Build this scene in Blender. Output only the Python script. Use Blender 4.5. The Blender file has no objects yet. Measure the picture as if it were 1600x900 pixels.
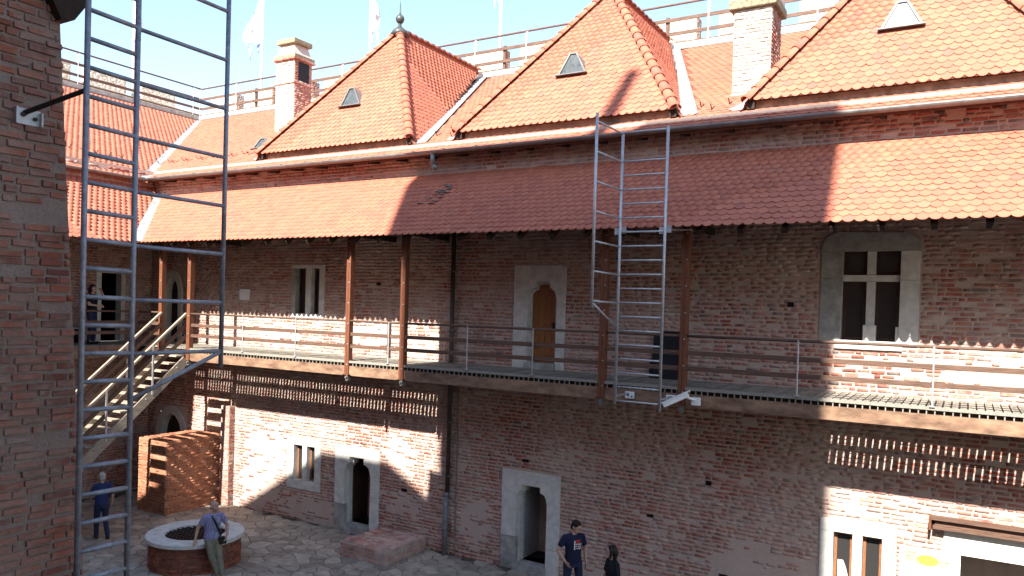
import bpy, bmesh, math, random
import numpy as np
from mathutils import Vector, Matrix, Quaternion
from mathutils.geometry import tessellate_polygon

random.seed(7)
rng = np.random.default_rng(11)
S = bpy.context.scene
COL = S.collection
rad = math.radians

# ------------------------------------------------------------------ camera
CAM = Vector((0.0, 0.0, 6.0))
def cam_axes(yaw, pitch, roll):
    fwd = Vector((-math.sin(yaw) * math.cos(pitch), math.cos(yaw) * math.cos(pitch), math.sin(pitch)))
    right = Vector((math.cos(yaw), math.sin(yaw), 0))
    up = right.cross(fwd)
    r = math.cos(roll) * right + math.sin(roll) * up
    u = -math.sin(roll) * right + math.cos(roll) * up
    return r, u, fwd
CR, CU, CF = cam_axes(rad(30.47), rad(-0.854), rad(1.646))
cd = bpy.data.cameras.new("camera")
cam = bpy.data.objects.new("camera", cd)
COL.objects.link(cam)
cd.sensor_width = 36.0
cd.lens = 1209.0 / 1600.0 * 36.0
cd.shift_y = 48.0 / 1600.0
cd.clip_start = 0.05
cd.clip_end = 3000
M = Matrix((CR, CU, -CF)).transposed().to_4x4()
M.translation = CAM
cam.matrix_world = M
S.camera = cam
def project(p):                                  # used only to rank which repeated pieces show largest
    d = Vector(p) - CAM
    z = d.dot(CF)
    if z < 0.3: return None
    return 800 + 1209 * d.dot(CR) / z, 498 - 1209 * d.dot(CU) / z, z

# ------------------------------------------------------------------ sky, sun, exposure
SUN = Vector((-0.07, 1.0, -0.87)).normalized()          # direction the light travels
w = bpy.data.worlds.new("World"); S.world = w; w.use_nodes = True
nt = w.node_tree
sky = nt.nodes.new("ShaderNodeTexSky"); sky.sky_type = 'NISHITA'; sky.sun_disc = False
sky.sun_elevation = math.asin(-SUN.z)
sky.sun_rotation = math.atan2(-SUN.x, -SUN.y)
sky.air_density = 1.25; sky.dust_density = 0.5; sky.ozone_density = 1.0
bg = nt.nodes["Background"]; bg.inputs[1].default_value = 0.10
nt.links.new(sky.outputs[0], bg.inputs[0])
ld = bpy.data.lights.new("sun", 'SUN'); ld.energy = 5.0; ld.angle = rad(0.55); ld.color = (1.0, 0.94, 0.84)
sun = bpy.data.objects.new("sun", ld); COL.objects.link(sun)
sun.rotation_euler = SUN.to_track_quat('-Z', 'Y').to_euler()
S.view_settings.view_transform = 'Standard'; S.view_settings.look = 'None'
S.view_settings.exposure = 1.75; S.view_settings.gamma = 1.0
S.view_settings.use_curve_mapping = False

# ------------------------------------------------------------------ materials
def mk(name):
    m = bpy.data.materials.new(name); m.use_nodes = True
    nt = m.node_tree
    b = nt.nodes["Principled BSDF"]
    return m, nt, b
def nd(nt, t, **kw):
    n = nt.nodes.new(t)
    for k, v in kw.items(): setattr(n, k, v)
    return n
def noise(nt, vec, scale, detail=4.0, rough=0.6):
    n = nd(nt, "ShaderNodeTexNoise"); n.inputs["Scale"].default_value = scale
    n.inputs["Detail"].default_value = detail; n.inputs["Roughness"].default_value = rough
    nt.links.new(vec, n.inputs["Vector"]); return n.outputs["Fac"]
def maprange(nt, v, a, b, c=0.0, d=1.0):
    n = nd(nt, "ShaderNodeMapRange"); nt.links.new(v, n.inputs[0])
    for i, q in enumerate((a, b, c, d)): n.inputs[i + 1].default_value = q
    return n.outputs[0]
def mixc(nt, f, a, b, mode='MIX'):
    n = nd(nt, "ShaderNodeMix", data_type='RGBA', blend_type=mode)
    for s, v in ((n.inputs[0], f), (n.inputs[6], a), (n.inputs[7], b)):
        if isinstance(v, (int, float)): s.default_value = v
        elif isinstance(v, (tuple, list)): s.default_value = (*v, 1)
        else: nt.links.new(v, s)
    return n.outputs[2]
def math_(nt, op, a, b=0.0):
    n = nd(nt, "ShaderNodeMath", operation=op)
    for s, v in ((n.inputs[0], a), (n.inputs[1], b)):
        if isinstance(v, (int, float)): s.default_value = v
        else: nt.links.new(v, s)
    return n.outputs[0]
def pos(nt): return nd(nt, "ShaderNodeNewGeometry").outputs["Position"]
def scaled(nt, vec, s):
    n = nd(nt, "ShaderNodeVectorMath", operation='MULTIPLY'); nt.links.new(vec, n.inputs[0])
    n.inputs[1].default_value = s; return n.outputs[0]
def bump(nt, b, h, strength, dist=0.01):
    n = nd(nt, "ShaderNodeBump"); n.inputs["Strength"].default_value = strength
    n.inputs["Distance"].default_value = dist
    nt.links.new(h, n.inputs["Height"]); nt.links.new(n.outputs[0], b.inputs["Normal"])
def tone_of(nt):
    a = nd(nt, "ShaderNodeAttribute", attribute_name="tone").outputs["Fac"]
    r = nd(nt, "ShaderNodeObjectInfo").outputs["Random"]
    return math_(nt, 'ADD', a, math_(nt, 'MULTIPLY', math_(nt, 'LESS_THAN', a, 0.0005), r))
def ramp(nt, f, stops):
    n = nd(nt, "ShaderNodeValToRGB"); e = n.color_ramp.elements
    while len(e) < len(stops): e.new(0.5)
    for i, (p, c) in enumerate(stops): e[i].position = p; e[i].color = (*c, 1)
    nt.links.new(f, n.inputs[0]); return n.outputs[0]

def brick_mat(name, stops, lime, l0, l1, spots=0.5):
    m, nt, b = mk(name); p = pos(nt)
    c = ramp(nt, tone_of(nt), stops)
    g = noise(nt, p, 38, 5, 0.65)
    c = mixc(nt, maprange(nt, g, 0.35, 0.75, 0.0, spots), c, (0.16, 0.075, 0.055))
    big = noise(nt, p, 0.55, 4, 0.6); mid = noise(nt, p, 5.5, 5, 0.7)
    k = math_(nt, 'ADD', math_(nt, 'MULTIPLY', big, 0.55), math_(nt, 'MULTIPLY', mid, 0.45))
    c = mixc(nt, maprange(nt, k, l0, l1, 0.0, 0.85), c, lime)
    st = noise(nt, scaled(nt, p, (1.3, 1.3, 0.35)), 0.8, 5, 0.65)
    c = mixc(nt, maprange(nt, st, 0.56, 0.74, 0, 0.3), c, (0.15, 0.085, 0.07))
    nt.links.new(c, b.inputs["Base Color"]); b.inputs["Roughness"].default_value = 0.92
    b.inputs["Specular IOR Level"].default_value = 0.2
    h = math_(nt, 'ADD', g, math_(nt, 'MULTIPLY', noise(nt, p, 140, 3), 0.4))
    bump(nt, b, h, 0.75, 0.012); return m
def mortar_mat(name, a, c2, dark=(0.12, 0.085, 0.07)):
    m, nt, b = mk(name); p = pos(nt)
    f = noise(nt, p, 2.3, 6, 0.7); g = noise(nt, p, 45, 4, 0.65)
    c = mixc(nt, f, a, c2)
    c = mixc(nt, maprange(nt, g, 0.5, 0.75, 0, 0.45), c, dark)
    st = noise(nt, scaled(nt, p, (1.3, 1.3, 0.35)), 0.8, 5, 0.65)
    c = mixc(nt, maprange(nt, st, 0.56, 0.74, 0, 0.3), c, (0.16, 0.10, 0.085))
    nt.links.new(c, b.inputs["Base Color"]); b.inputs["Roughness"].default_value = 0.95
    b.inputs["Specular IOR Level"].default_value = 0.15
    bump(nt, b, g, 0.9, 0.02); return m
def plain(name, col, rough=0.7, var=0.25, scale=9.0, metal=0.0, bmp=0.25, stretch=None, dark=None, spec=0.3, tonev=0.0):
    m, nt, b = mk(name); p = pos(nt)
    if stretch: p = scaled(nt, p, stretch)
    f = noise(nt, p, scale, 6, 0.65)
    d = dark or tuple(x * (1 - var * 1.6) for x in col)
    c = mixc(nt, maprange(nt, f, 0.3, 0.7), d, tuple(min(1, x * (1 + var * 0.4)) for x in col))
    if tonev:
        t = tone_of(nt)
        c = mixc(nt, 1.0, c, ramp(nt, t, [(0, (1 - tonev,) * 3), (1, (1.0, 1.0, 1.0))]), 'MULTIPLY')
    nt.links.new(c, b.inputs["Base Color"])
    r = maprange(nt, f, 0.2, 0.8, max(0.05, rough - 0.1), min(1, rough + 0.1)); nt.links.new(r, b.inputs["Roughness"])
    b.inputs["Metallic"].default_value = metal; b.inputs["Specular IOR Level"].default_value = spec
    if bmp: bump(nt, b, noise(nt, p, scale * 5, 4, 0.65), bmp, 0.006)
    return m
def tile_mat(name, stops, moss=0.0):
    m, nt, b = mk(name); p = pos(nt)
    c = ramp(nt, tone_of(nt), stops)
    g = noise(nt, p, 16, 5, 0.65)
    c = mixc(nt, maprange(nt, g, 0.4, 0.75, 0, 0.22), c, (0.26, 0.10, 0.07))
    wt = noise(nt, scaled(nt, p, (1.0, 1.0, 2.2)), 1.6, 6, 0.7)
    c = mixc(nt, maprange(nt, wt, 0.55, 0.74, 0, 0.45), c, (0.24, 0.135, 0.11))
    lg = noise(nt, p, 0.9, 4, 0.6)
    c = mixc(nt, maprange(nt, lg, 0.5, 0.75, 0, 0.35), c, (0.30, 0.105, 0.07))
    nt.links.new(c, b.inputs["Base Color"]); b.inputs["Roughness"].default_value = 0.75
    b.inputs["Specular IOR Level"].default_value = 0.25
    bump(nt, b, noise(nt, p, 70, 4), 0.3, 0.006); return m

B_STOPS = [(0.0, (0.14, 0.062, 0.055)), (0.12, (0.32, 0.095, 0.068)), (0.4, (0.42, 0.135, 0.09)), (0.62, (0.34, 0.115, 0.085)), (0.78, (0.44, 0.24, 0.19)), (0.9, (0.30, 0.19, 0.165)), (1.0, (0.15, 0.125, 0.12))]
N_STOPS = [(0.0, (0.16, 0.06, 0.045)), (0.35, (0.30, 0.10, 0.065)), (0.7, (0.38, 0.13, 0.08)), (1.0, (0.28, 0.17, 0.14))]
C_STOPS = [(0.0, (0.28, 0.11, 0.065)), (0.5, (0.38, 0.15, 0.08)), (1.0, (0.46, 0.20, 0.11))]
T_STOPS = [(0.0, (0.37, 0.12, 0.077)), (0.4, (0.41, 0.137, 0.086)), (0.9, (0.445, 0.152, 0.092)), (1.0, (0.33, 0.112, 0.082))]
MAT = dict(
    brick=brick_mat("old_brick", B_STOPS, (0.57, 0.445, 0.385), 0.42, 0.62),
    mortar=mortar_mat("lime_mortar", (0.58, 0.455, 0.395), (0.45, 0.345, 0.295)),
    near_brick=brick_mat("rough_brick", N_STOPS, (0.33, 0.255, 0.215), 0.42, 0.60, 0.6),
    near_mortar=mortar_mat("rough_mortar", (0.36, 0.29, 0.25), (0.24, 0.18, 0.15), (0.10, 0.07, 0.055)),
    new_brick=brick_mat("clean_brick", C_STOPS, (0.42, 0.27, 0.19), 0.56, 0.70, 0.35),
    new_mortar=mortar_mat("clean_mortar", (0.40, 0.24, 0.16), (0.32, 0.18, 0.12)),
    pale_sunlit_brick=brick_mat("pale_sunlit_brick", [(0, (0.48, 0.36, 0.29)), (0.5, (0.56, 0.42, 0.33)), (1, (0.40, 0.25, 0.19))], (0.60, 0.53, 0.47), 0.36, 0.50),  # paler mix paints the overexposed look of sunlit brick fronts
    pale_mortar=mortar_mat("pale_mortar", (0.56, 0.48, 0.40), (0.46, 0.38, 0.31)),
    well_brick=brick_mat("well_brick", [(0, (0.16, 0.055, 0.04)), (0.5, (0.27, 0.09, 0.055)), (1, (0.34, 0.12, 0.07))], (0.30, 0.20, 0.15), 0.60, 0.72, 0.4),
    well_mortar=mortar_mat("well_mortar", (0.24, 0.15, 0.115), (0.17, 0.10, 0.08)),
    tile=tile_mat("clay_tile", T_STOPS),
    underlay=plain("roof_underlay", (0.22, 0.08, 0.05), 0.9, 0.3),
    stone=plain("pale_limestone", (0.64, 0.62, 0.58), 0.85, 0.18, 6.0, bmp=0.35),
    stone_dark=plain("grey_limestone", (0.38, 0.37, 0.345), 0.9, 0.3, 5.0, bmp=0.5),
    flag=plain("paving_stone", (0.48, 0.41, 0.335), 0.88, 0.3, 3.5, bmp=0.5, tonev=0.42),
    joint=plain("paving_joint", (0.13, 0.11, 0.09), 0.95, 0.4, 12.0, bmp=0.6),
    post=plain("red_brown_timber", (0.19, 0.066, 0.032), 0.6, 0.35, 7.0, stretch=(9, 9, 0.7), spec=0.35),
    rail=plain("brown_rail_timber", (0.15, 0.085, 0.06), 0.65, 0.4, 6.0, stretch=(0.7, 9, 9)),
    fascia=plain("weathered_beam", (0.27, 0.165, 0.105), 0.75, 0.45, 2.6, stretch=(1.0, 3, 2.6), dark=(0.085, 0.046, 0.03)),
    deck=plain("grey_deck_board", (0.36, 0.33, 0.28), 0.85, 0.3, 5.0, stretch=(6, 0.6, 6), tonev=0.3),
    stair_wood=plain("bleached_stair_wood", (0.38, 0.31, 0.24), 0.8, 0.3, 5.0, stretch=(5, 1, 5)),
    dark_wood=plain("dark_timber", (0.045, 0.028, 0.02), 0.8, 0.4, 6.0),
    door=plain("honey_door", (0.34, 0.13, 0.04), 0.5, 0.3, 8.0, stretch=(8, 8, 0.8), spec=0.4),
    casement=plain("casement_timber", (0.26, 0.11, 0.05), 0.55, 0.3, 8.0, stretch=(6, 6, 1)),
    dark_casement=plain("dark_casement", (0.06, 0.03, 0.022), 0.6, 0.3, 8.0),
    galv=plain("galvanised_steel", (0.50, 0.505, 0.52), 0.45, 0.2, 14.0, metal=0.45, bmp=0.1, spec=0.5),
    paintsteel=plain("grey_painted_steel", (0.29, 0.31, 0.355), 0.5, 0.3, 16.0, metal=0.25, bmp=0.2, spec=0.5),
    blacksteel=plain("black_steel", (0.03, 0.028, 0.028), 0.5, 0.3, 16.0, metal=0.3),
    gutter=plain("zinc_gutter", (0.22, 0.22, 0.215), 0.5, 0.25, 6.0, metal=0.4, bmp=0.1, spec=0.5),
    flashing=plain("lead_flashing", (0.34, 0.35, 0.35), 0.5, 0.3, 5.0, metal=0.25, bmp=0.3),
    copper=plain("aged_copper", (0.10, 0.105, 0.105), 0.5, 0.3, 8.0, metal=0.4),
    pipe=plain("brown_downpipe", (0.07, 0.05, 0.045), 0.5, 0.3, 8.0, spec=0.4),
    greypipe=plain("grey_downpipe", (0.20, 0.20, 0.21), 0.5, 0.3, 8.0, spec=0.4),
    white=plain("white_paint", (0.80, 0.80, 0.79), 0.5, 0.06, 6.0, bmp=0.05),
    plaster=plain("white_plaster", (0.72, 0.69, 0.63), 0.85, 0.12, 3.0, bmp=0.3),
    cloth=plain("flag_cloth", (0.62, 0.61, 0.63), 0.8, 0.08, 5.0, bmp=0.1),
    bluecloth=plain("flag_blue", (0.25, 0.27, 0.55), 0.8, 0.1, 5.0, bmp=0.1),
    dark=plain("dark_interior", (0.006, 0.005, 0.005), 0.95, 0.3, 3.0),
    black=plain("black_board", (0.012, 0.013, 0.018), 0.5, 0.2, 6.0),
    lichen=plain("lichen_brick", (0.33, 0.29, 0.19), 0.95, 0.4, 14.0, bmp=0.6),
    moss=plain("grey_lichen", (0.36, 0.34, 0.30), 0.95, 0.3, 20.0, bmp=0.6),
    gold=plain("ochre_sign", (0.58, 0.46, 0.27), 0.5, 0.06, 5.0, bmp=0.0),
    yellow=plain("yellow_sign", (0.55, 0.40, 0.06), 0.5, 0.05, 5.0, bmp=0.0),
    ink=plain("dark_ink", (0.05, 0.04, 0.07), 0.6, 0.05, 5.0, bmp=0.0),
    vent_glass=plain("dusty_glass", (0.085, 0.095, 0.10), 0.3, 0.3, 9.0, bmp=0.0, spec=0.5),
    turret_plaster=plain("aged_plaster", (0.46, 0.37, 0.30), 0.9, 0.35, 4.0, bmp=0.4),
    crest=plain("crest_print", (0.40, 0.34, 0.36), 0.8, 0.3, 20.0, bmp=0.0),
    skin=plain("skin", (0.50, 0.29, 0.21), 0.55, 0.08, 14.0, bmp=0.05),
    navy=plain("navy_cotton", (0.013, 0.016, 0.045), 0.85, 0.2, 9.0, bmp=0.2),
    blue=plain("blue_cotton", (0.02, 0.032, 0.11), 0.85, 0.2, 9.0, bmp=0.2),
    blackcloth=plain("black_cotton", (0.010, 0.010, 0.013), 0.85, 0.2, 9.0, bmp=0.2),
    denim=plain("dark_denim", (0.022, 0.032, 0.075), 0.85, 0.3, 14.0, bmp=0.2),
    khaki=plain("khaki_cotton", (0.22, 0.20, 0.14), 0.85, 0.2, 9.0, bmp=0.25),
    hair_dark=plain("dark_hair", (0.016, 0.011, 0.009), 0.55, 0.3, 50.0, bmp=0.4),
    hair_grey=plain("grey_hair", (0.42, 0.40, 0.38), 0.7, 0.2, 50.0, bmp=0.4),
    leather=plain("black_leather", (0.018, 0.016, 0.016), 0.4, 0.2, 12.0),
    red=plain("red_print", (0.45, 0.03, 0.04), 0.7, 0.1, 12.0, bmp=0.0),
    whiteprint=plain("white_print", (0.75, 0.74, 0.74), 0.7, 0.1, 12.0, bmp=0.0),
)
def glass_mat():
    m, nt, b = mk("dark_window_glass")
    b.inputs["Base Color"].default_value = (0.03, 0.028, 0.028, 1); b.inputs["Roughness"].default_value = 0.08
    p = pos(nt); bump(nt, b, noise(nt, p, 3, 2), 0.05, 0.02); return m
MAT["glass"] = glass_mat()
def check_mat():
    m, nt, b = mk("checked_shirt_cotton")
    tc = nd(nt, "ShaderNodeTexCoord").outputs["Object"]
    sp = nd(nt, "ShaderNodeSeparateXYZ"); nt.links.new(tc, sp.inputs[0])
    a = math_(nt, 'FRACT', math_(nt, 'MULTIPLY', sp.outputs[0], 32)); c = math_(nt, 'FRACT', math_(nt, 'MULTIPLY', sp.outputs[2], 32))
    k = math_(nt, 'ADD', math_(nt, 'LESS_THAN', a, 0.4), math_(nt, 'LESS_THAN', c, 0.4))
    col = mixc(nt, math_(nt, 'MULTIPLY', k, 0.5), (0.15, 0.15, 0.33), (0.38, 0.36, 0.48))
    nt.links.new(col, b.inputs["Base Color"]); b.inputs["Roughness"].default_value = 0.85; return m
MAT["check"] = check_mat()
def bigbrick_mat():
    m, nt, b = mk("distant_brick"); p = pos(nt)
    br = nd(nt, "ShaderNodeTexBrick"); mp = nd(nt, "ShaderNodeCombineXYZ"); sp = nd(nt, "ShaderNodeSeparateXYZ")
    nt.links.new(p, sp.inputs[0]); nt.links.new(math_(nt, 'ADD', sp.outputs[0], sp.outputs[1]), mp.inputs[0]); nt.links.new(sp.outputs[2], mp.inputs[1])
    nt.links.new(mp.outputs[0], br.inputs["Vector"]); br.inputs["Scale"].default_value = 1.0
    br.inputs["Brick Width"].default_value = 0.28; br.inputs["Row Height"].default_value = 0.08; br.inputs["Mortar Size"].default_value = 0.012
    br.inputs["Color1"].default_value = (0.34, 0.13, 0.08, 1); br.inputs["Color2"].default_value = (0.26, 0.10, 0.07, 1); br.inputs["Mortar"].default_value = (0.36, 0.27, 0.22, 1)
    nt.links.new(br.outputs[0], b.inputs["Base Color"]); b.inputs["Roughness"].default_value = 0.9; return m
MAT["far_brick"] = bigbrick_mat()

# ------------------------------------------------------------------ mesh helpers
class MB:
    def __init__(self): self.v = []; self.f = []; self.t = []
    def add(self, vs, fs, tone=None):
        o = len(self.v); self.v.extend([tuple(p) for p in vs])
        for q in fs:
            self.f.append([i + o for i in q]); self.t.append(0.0 if tone is None else tone)
        return self
    def box(self, x0, x1, y0, y1, z0, z1, tone=None):
        vs = [(x0, y0, z0), (x1, y0, z0), (x1, y1, z0), (x0, y1, z0), (x0, y0, z1), (x1, y0, z1), (x1, y1, z1), (x0, y1, z1)]
        return self.add(vs, [(3, 2, 1, 0), (4, 5, 6, 7), (0, 1, 5, 4), (1, 2, 6, 5), (2, 3, 7, 6), (3, 0, 4, 7)], tone)
    def bar(self, p, q, wd, ht, up=(0, 0, 1)):
        p = Vector(p); q = Vector(q); d = (q - p).normalized(); u = Vector(up)
        s = d.cross(u).normalized() * (wd / 2); u = s.cross(d).normalized() * (ht / 2)
        vs = [p - s - u, p + s - u, p + s + u, p - s + u, q - s - u, q + s - u, q + s + u, q - s + u]
        return self.add(vs, [(0, 1, 2, 3), (7, 6, 5, 4), (0, 4, 5, 1), (1, 5, 6, 2), (2, 6, 7, 3), (3, 7, 4, 0)])
    def tube(self, p, q, r, r2=None, n=10):
        r2 = r if r2 is None else r2
        p = Vector(p); q = Vector(q); d = (q - p).normalized()
        a = d.orthogonal().normalized(); b = d.cross(a)
        vs = []
        for c, rr in ((p, r), (q, r2)):
            for i in range(n):
                t = 2 * math.pi * i / n; vs.append(c + a * (rr * math.cos(t)) + b * (rr * math.sin(t)))
        fs = [(i, (i + 1) % n, n + (i + 1) % n, n + i) for i in range(n)]
        fs += [tuple(range(n - 1, -1, -1)), tuple(range(n, 2 * n))]
        return self.add(vs, fs)
    def lathe(self, c, prof, n=20):                # prof: (r, z)
        vs = []; c = Vector(c)
        for r, z in prof:
            for i in range(n):
                t = 2 * math.pi * i / n; vs.append((c.x + r * math.cos(t), c.y + r * math.sin(t), c.z + z))
        fs = []
        for k in range(len(prof) - 1):
            for i in range(n): fs.append((k * n + i, k * n + (i + 1) % n, (k + 1) * n + (i + 1) % n, (k + 1) * n + i))
        fs += [tuple(range(n - 1, -1, -1)), tuple(range((len(prof) - 1) * n, len(prof) * n))]
        return self.add(vs, fs)
    def ell(self, c, rx, ry, rz, n=14, m=9, rot=None):
        c = Vector(c); vs = []; fs = []
        for j in range(m + 1):
            ph = math.pi * j / m
            for i in range(n):
                t = 2 * math.pi * i / n
                v = Vector((rx * math.sin(ph) * math.cos(t), ry * math.sin(ph) * math.sin(t), rz * math.cos(ph)))
                vs.append(c + (rot @ v if rot else v))
        for j in range(m):
            for i in range(n): fs.append((j * n + i, (j + 1) * n + i, (j + 1) * n + (i + 1) % n, j * n + (i + 1) % n))
        return self.add(vs, fs)
    def cap(self, p, q, r1, r2, n=12):             # tapered capsule
        self.tube(p, q, r1, r2, n); self.ell(p, r1, r1, r1, n, 8); self.ell(q, r2, r2, r2, n, 8); return self
    def prism(self, loops, fn, d0, d1):            # loops of 2-D points -> fn(u, v, d) ; d0 back, d1 front
        loops3 = [[Vector((a, b, 0)) for a, b in L] for L in loops]
        tris = tessellate_polygon(loops3); flat = [p for L in loops for p in L]; n = len(flat)
        vs = [fn(a, b, d1) for a, b in flat] + [fn(a, b, d0) for a, b in flat]
        fs = []
        for t in tris:
            fs.append(tuple(t)); fs.append(tuple(i + n for i in reversed(t)))
        o = 0
        for L in loops:
            k = len(L)
            for i in range(k):
                j = (i + 1) % k; fs.append((o + i, o + n + i, o + n + j, o + j))
            o += k
        return self.add(vs, fs)
    def build(self, name, mat, parent=None, smooth=False, fix=True):
        me = bpy.data.meshes.new(name); me.from_pydata(self.v, [], self.f)
        if any(self.t):
            at = me.attributes.new("tone", 'FLOAT', 'FACE'); at.data.foreach_set("value", self.t)
        if fix and len(self.f) < 3000:
            bm = bmesh.new(); bm.from_mesh(me); bmesh.ops.recalc_face_normals(bm, faces=bm.faces[:]); bm.to_mesh(me); bm.free()
        me.materials.append(MAT[mat])
        if smooth:
            for p in me.polygons: p.use_smooth = True
        return link(name, me, parent)
def link(name, me, parent=None):
    o = bpy.data.objects.new(name, me); COL.objects.link(o)
    if parent is not None: adopt(o, parent)
    return o
def origin_of(p):                                  # meshes are built in world coordinates, Empties stand at their base
    return Vector(p.location) if p.type == 'EMPTY' else Vector((0, 0, 0))
def adopt(o, parent):
    o.parent = parent
    if parent.type == 'EMPTY': o.matrix_parent_inverse = Matrix.Translation(-parent.location)
def thing(name, label, cat, loc=(0, 0, 0), group=None):
    o = bpy.data.objects.new(name, None); COL.objects.link(o); o.location = loc; o.empty_display_size = 0.2
    return tag(o, label, cat, group)
def tag(o, label=None, cat=None, group=None, kind=None):
    if label: o["label"] = label
    if cat: o["category"] = cat
    if group: o["group"] = group
    if kind: o["kind"] = kind
    return o
def smooth_mod(o, w=0.004, seg=2):
    b = o.modifiers.new("bevel", 'BEVEL'); b.width = w; b.segments = seg; b.limit_method = 'ANGLE'; return o

# ------------------------------------------------------------------ bricks
def brick_variant():
    j = lambda s: random.uniform(-s, s)
    vs = []
    for (a, b) in ((-.5, -.5), (.5, -.5), (.5, .5), (-.5, .5)):
        vs.append((a + j(.02), b + j(.08), -0.8))
    for (a, b) in ((-.5, -.5), (.5, -.5), (.5, .5), (-.5, .5)):
        vs.append((a * 0.95 + j(.028), b * 0.84 + j(.09), 1.0 + j(.4)))
    return vs, [(4, 5, 6, 7), (0, 1, 5, 4), (1, 2, 6, 5), (2, 3, 7, 6), (3, 0, 4, 7)]
BV = [brick_variant() for _ in range(14)]
BV_NP = [np.array(v) for v, f in BV]
BF = np.array(BV[0][1])
BRICK_ME = {}
def brick_mesh(k, mat):
    if (k, mat) not in BRICK_ME:
        me = bpy.data.meshes.new("brick"); me.from_pydata(BV[k][0], [], BV[k][1]); me.materials.append(MAT[mat]); BRICK_ME[(k, mat)] = me
    return BRICK_ME[(k, mat)]

def brick_rows(u0, u1, v0, v1, course=0.08, length=0.27, skips=(), gap=0.014, uend=None, miss=0.03, wob=0.004):
    out = []; r = 0; v = v0
    while v + course * 0.6 < v1:
        ch = min(course, v1 - v); r += 1
        e1 = u1 if uend is None else uend(v)
        e1 += random.uniform(-.018, .018) if uend else 0
        u = u0 - random.uniform(0, length); k = random.randint(0, 1)
        while u < e1:
            L = (length if (k % 2 == 0 or random.random() < .35) else length * 0.5) * random.uniform(.88, 1.1); k += 1
            a, b = max(u, u0), min(u + L, e1); u += L
            segs = [(a, b)]
            for (su0, su1, sv0, sv1) in skips:
                if v + ch > sv0 + 0.02 and v < sv1 - 0.02:
                    ns = []
                    for (p, q) in segs:
                        if q <= su0 or p >= su1: ns.append((p, q)); continue
                        if p < su0: ns.append((p, su0))
                        if q > su1: ns.append((su1, q))
                    segs = ns
            for (p, q) in segs:
                if q - p < 0.05 or random.random() < miss: continue
                out.append(((p + q) / 2, v + ch / 2 + random.uniform(-wob, wob), q - p - gap * random.uniform(.7, 1.3), ch - gap * random.uniform(.7, 1.25), random.uniform(.006, .016)))
        v += ch
    return out
def flat_frame(O, U, V):
    O = Vector(O); U = Vector(U).normalized(); V = Vector(V).normalized(); N = U.cross(V)
    return lambda u, v: (O + U * u + V * v, U, V, N)
def lay_bricks(parent, rows, frame, mat, n_single, n_limit=None):
    items = []
    for (u, v, lu, lv, d) in rows:
        P, U, V, N = frame(u, v); q = project(P); sc = -1.0
        if q and -20 < q[0] < 1620 and -20 < q[1] < 920:
            fc = max(0.0, (CAM - P).normalized().dot(N)); sc = lu * lv * fc / q[2] ** 2
        items.append((sc, P, U, V, N, lu, lv, d))
    items.sort(key=lambda t: -t[0])
    singles = [t for t in items[:n_single] if t[0] > 0]; rest = items[len(singles):]
    for (sc, P, U, V, N, lu, lv, d) in singles:
        o = bpy.data.objects.new("brick", brick_mesh(random.randrange(len(BV)), mat)); COL.objects.link(o); o.parent = parent
        m = Matrix((U * lu, V * lv, N * d)).transposed().to_4x4(); m.translation = P - origin_of(parent)
        o.matrix_basis = m
    if rest:
        n = len(rest); k = rng.integers(0, len(BV), n)
        X = np.stack([BV_NP[i] for i in k])
        U = np.array([t[2] * t[5] for t in rest]); V = np.array([t[3] * t[6] for t in rest]); N = np.array([t[4] * t[7] for t in rest]); P = np.array([t[1] for t in rest])
        W = P[:, None] + X[:, :, :1] * U[:, None] + X[:, :, 1:2] * V[:, None] + X[:, :, 2:] * N[:, None]
        fast_mesh("brickwork", W.reshape(-1, 3) - np.array(origin_of(parent)), (BF[None] + (np.arange(n) * 8)[:, None, None]).reshape(-1, 4), np.repeat(rng.uniform(0.01, 1, n), 5), mat, parent)
def fast_mesh(name, verts, quads, tones, mat, parent, stuff=True, smooth=False):
    me = bpy.data.meshes.new(name)
    nv, nf, fs = len(verts), len(quads), quads.shape[1]
    me.vertices.add(nv); me.vertices.foreach_set("co", np.ascontiguousarray(verts, np.float32).ravel())
    me.loops.add(nf * fs); me.loops.foreach_set("vertex_index", np.ascontiguousarray(quads, np.int32).ravel())
    me.polygons.add(nf); me.polygons.foreach_set("loop_start", np.arange(0, nf * fs, fs, dtype=np.int32)); me.polygons.foreach_set("loop_total", np.full(nf, fs, np.int32))
    at = me.attributes.new("tone", 'FLOAT', 'FACE'); at.data.foreach_set("value", np.ascontiguousarray(tones, np.float32))
    me.update(calc_edges=True); me.validate(); me.materials.append(MAT[mat])
    o = bpy.data.objects.new(name, me); COL.objects.link(o); o.parent = parent
    if stuff: o["kind"] = "stuff"
    return o
def cut_sheet(mb, fn, u0, u1, v0, v1, cuts):
    us = sorted({u0, u1, *[c[0] for c in cuts], *[c[1] for c in cuts]}); vs = sorted({v0, v1, *[c[2] for c in cuts], *[c[3] for c in cuts]})
    us = [u for u in us if u0 <= u <= u1]; vs = [v for v in vs if v0 <= v <= v1]
    for a, b in zip(us, us[1:]):
        for c, d in zip(vs, vs[1:]):
            mu, mv = (a + b) / 2, (c + d) / 2
            if any(k[0] < mu < k[1] and k[2] < mv < k[3] for k in cuts): continue
            mb.add([fn(a, c), fn(b, c), fn(b, d), fn(a, d)], [(0, 1, 2, 3)])
    return mb

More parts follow.
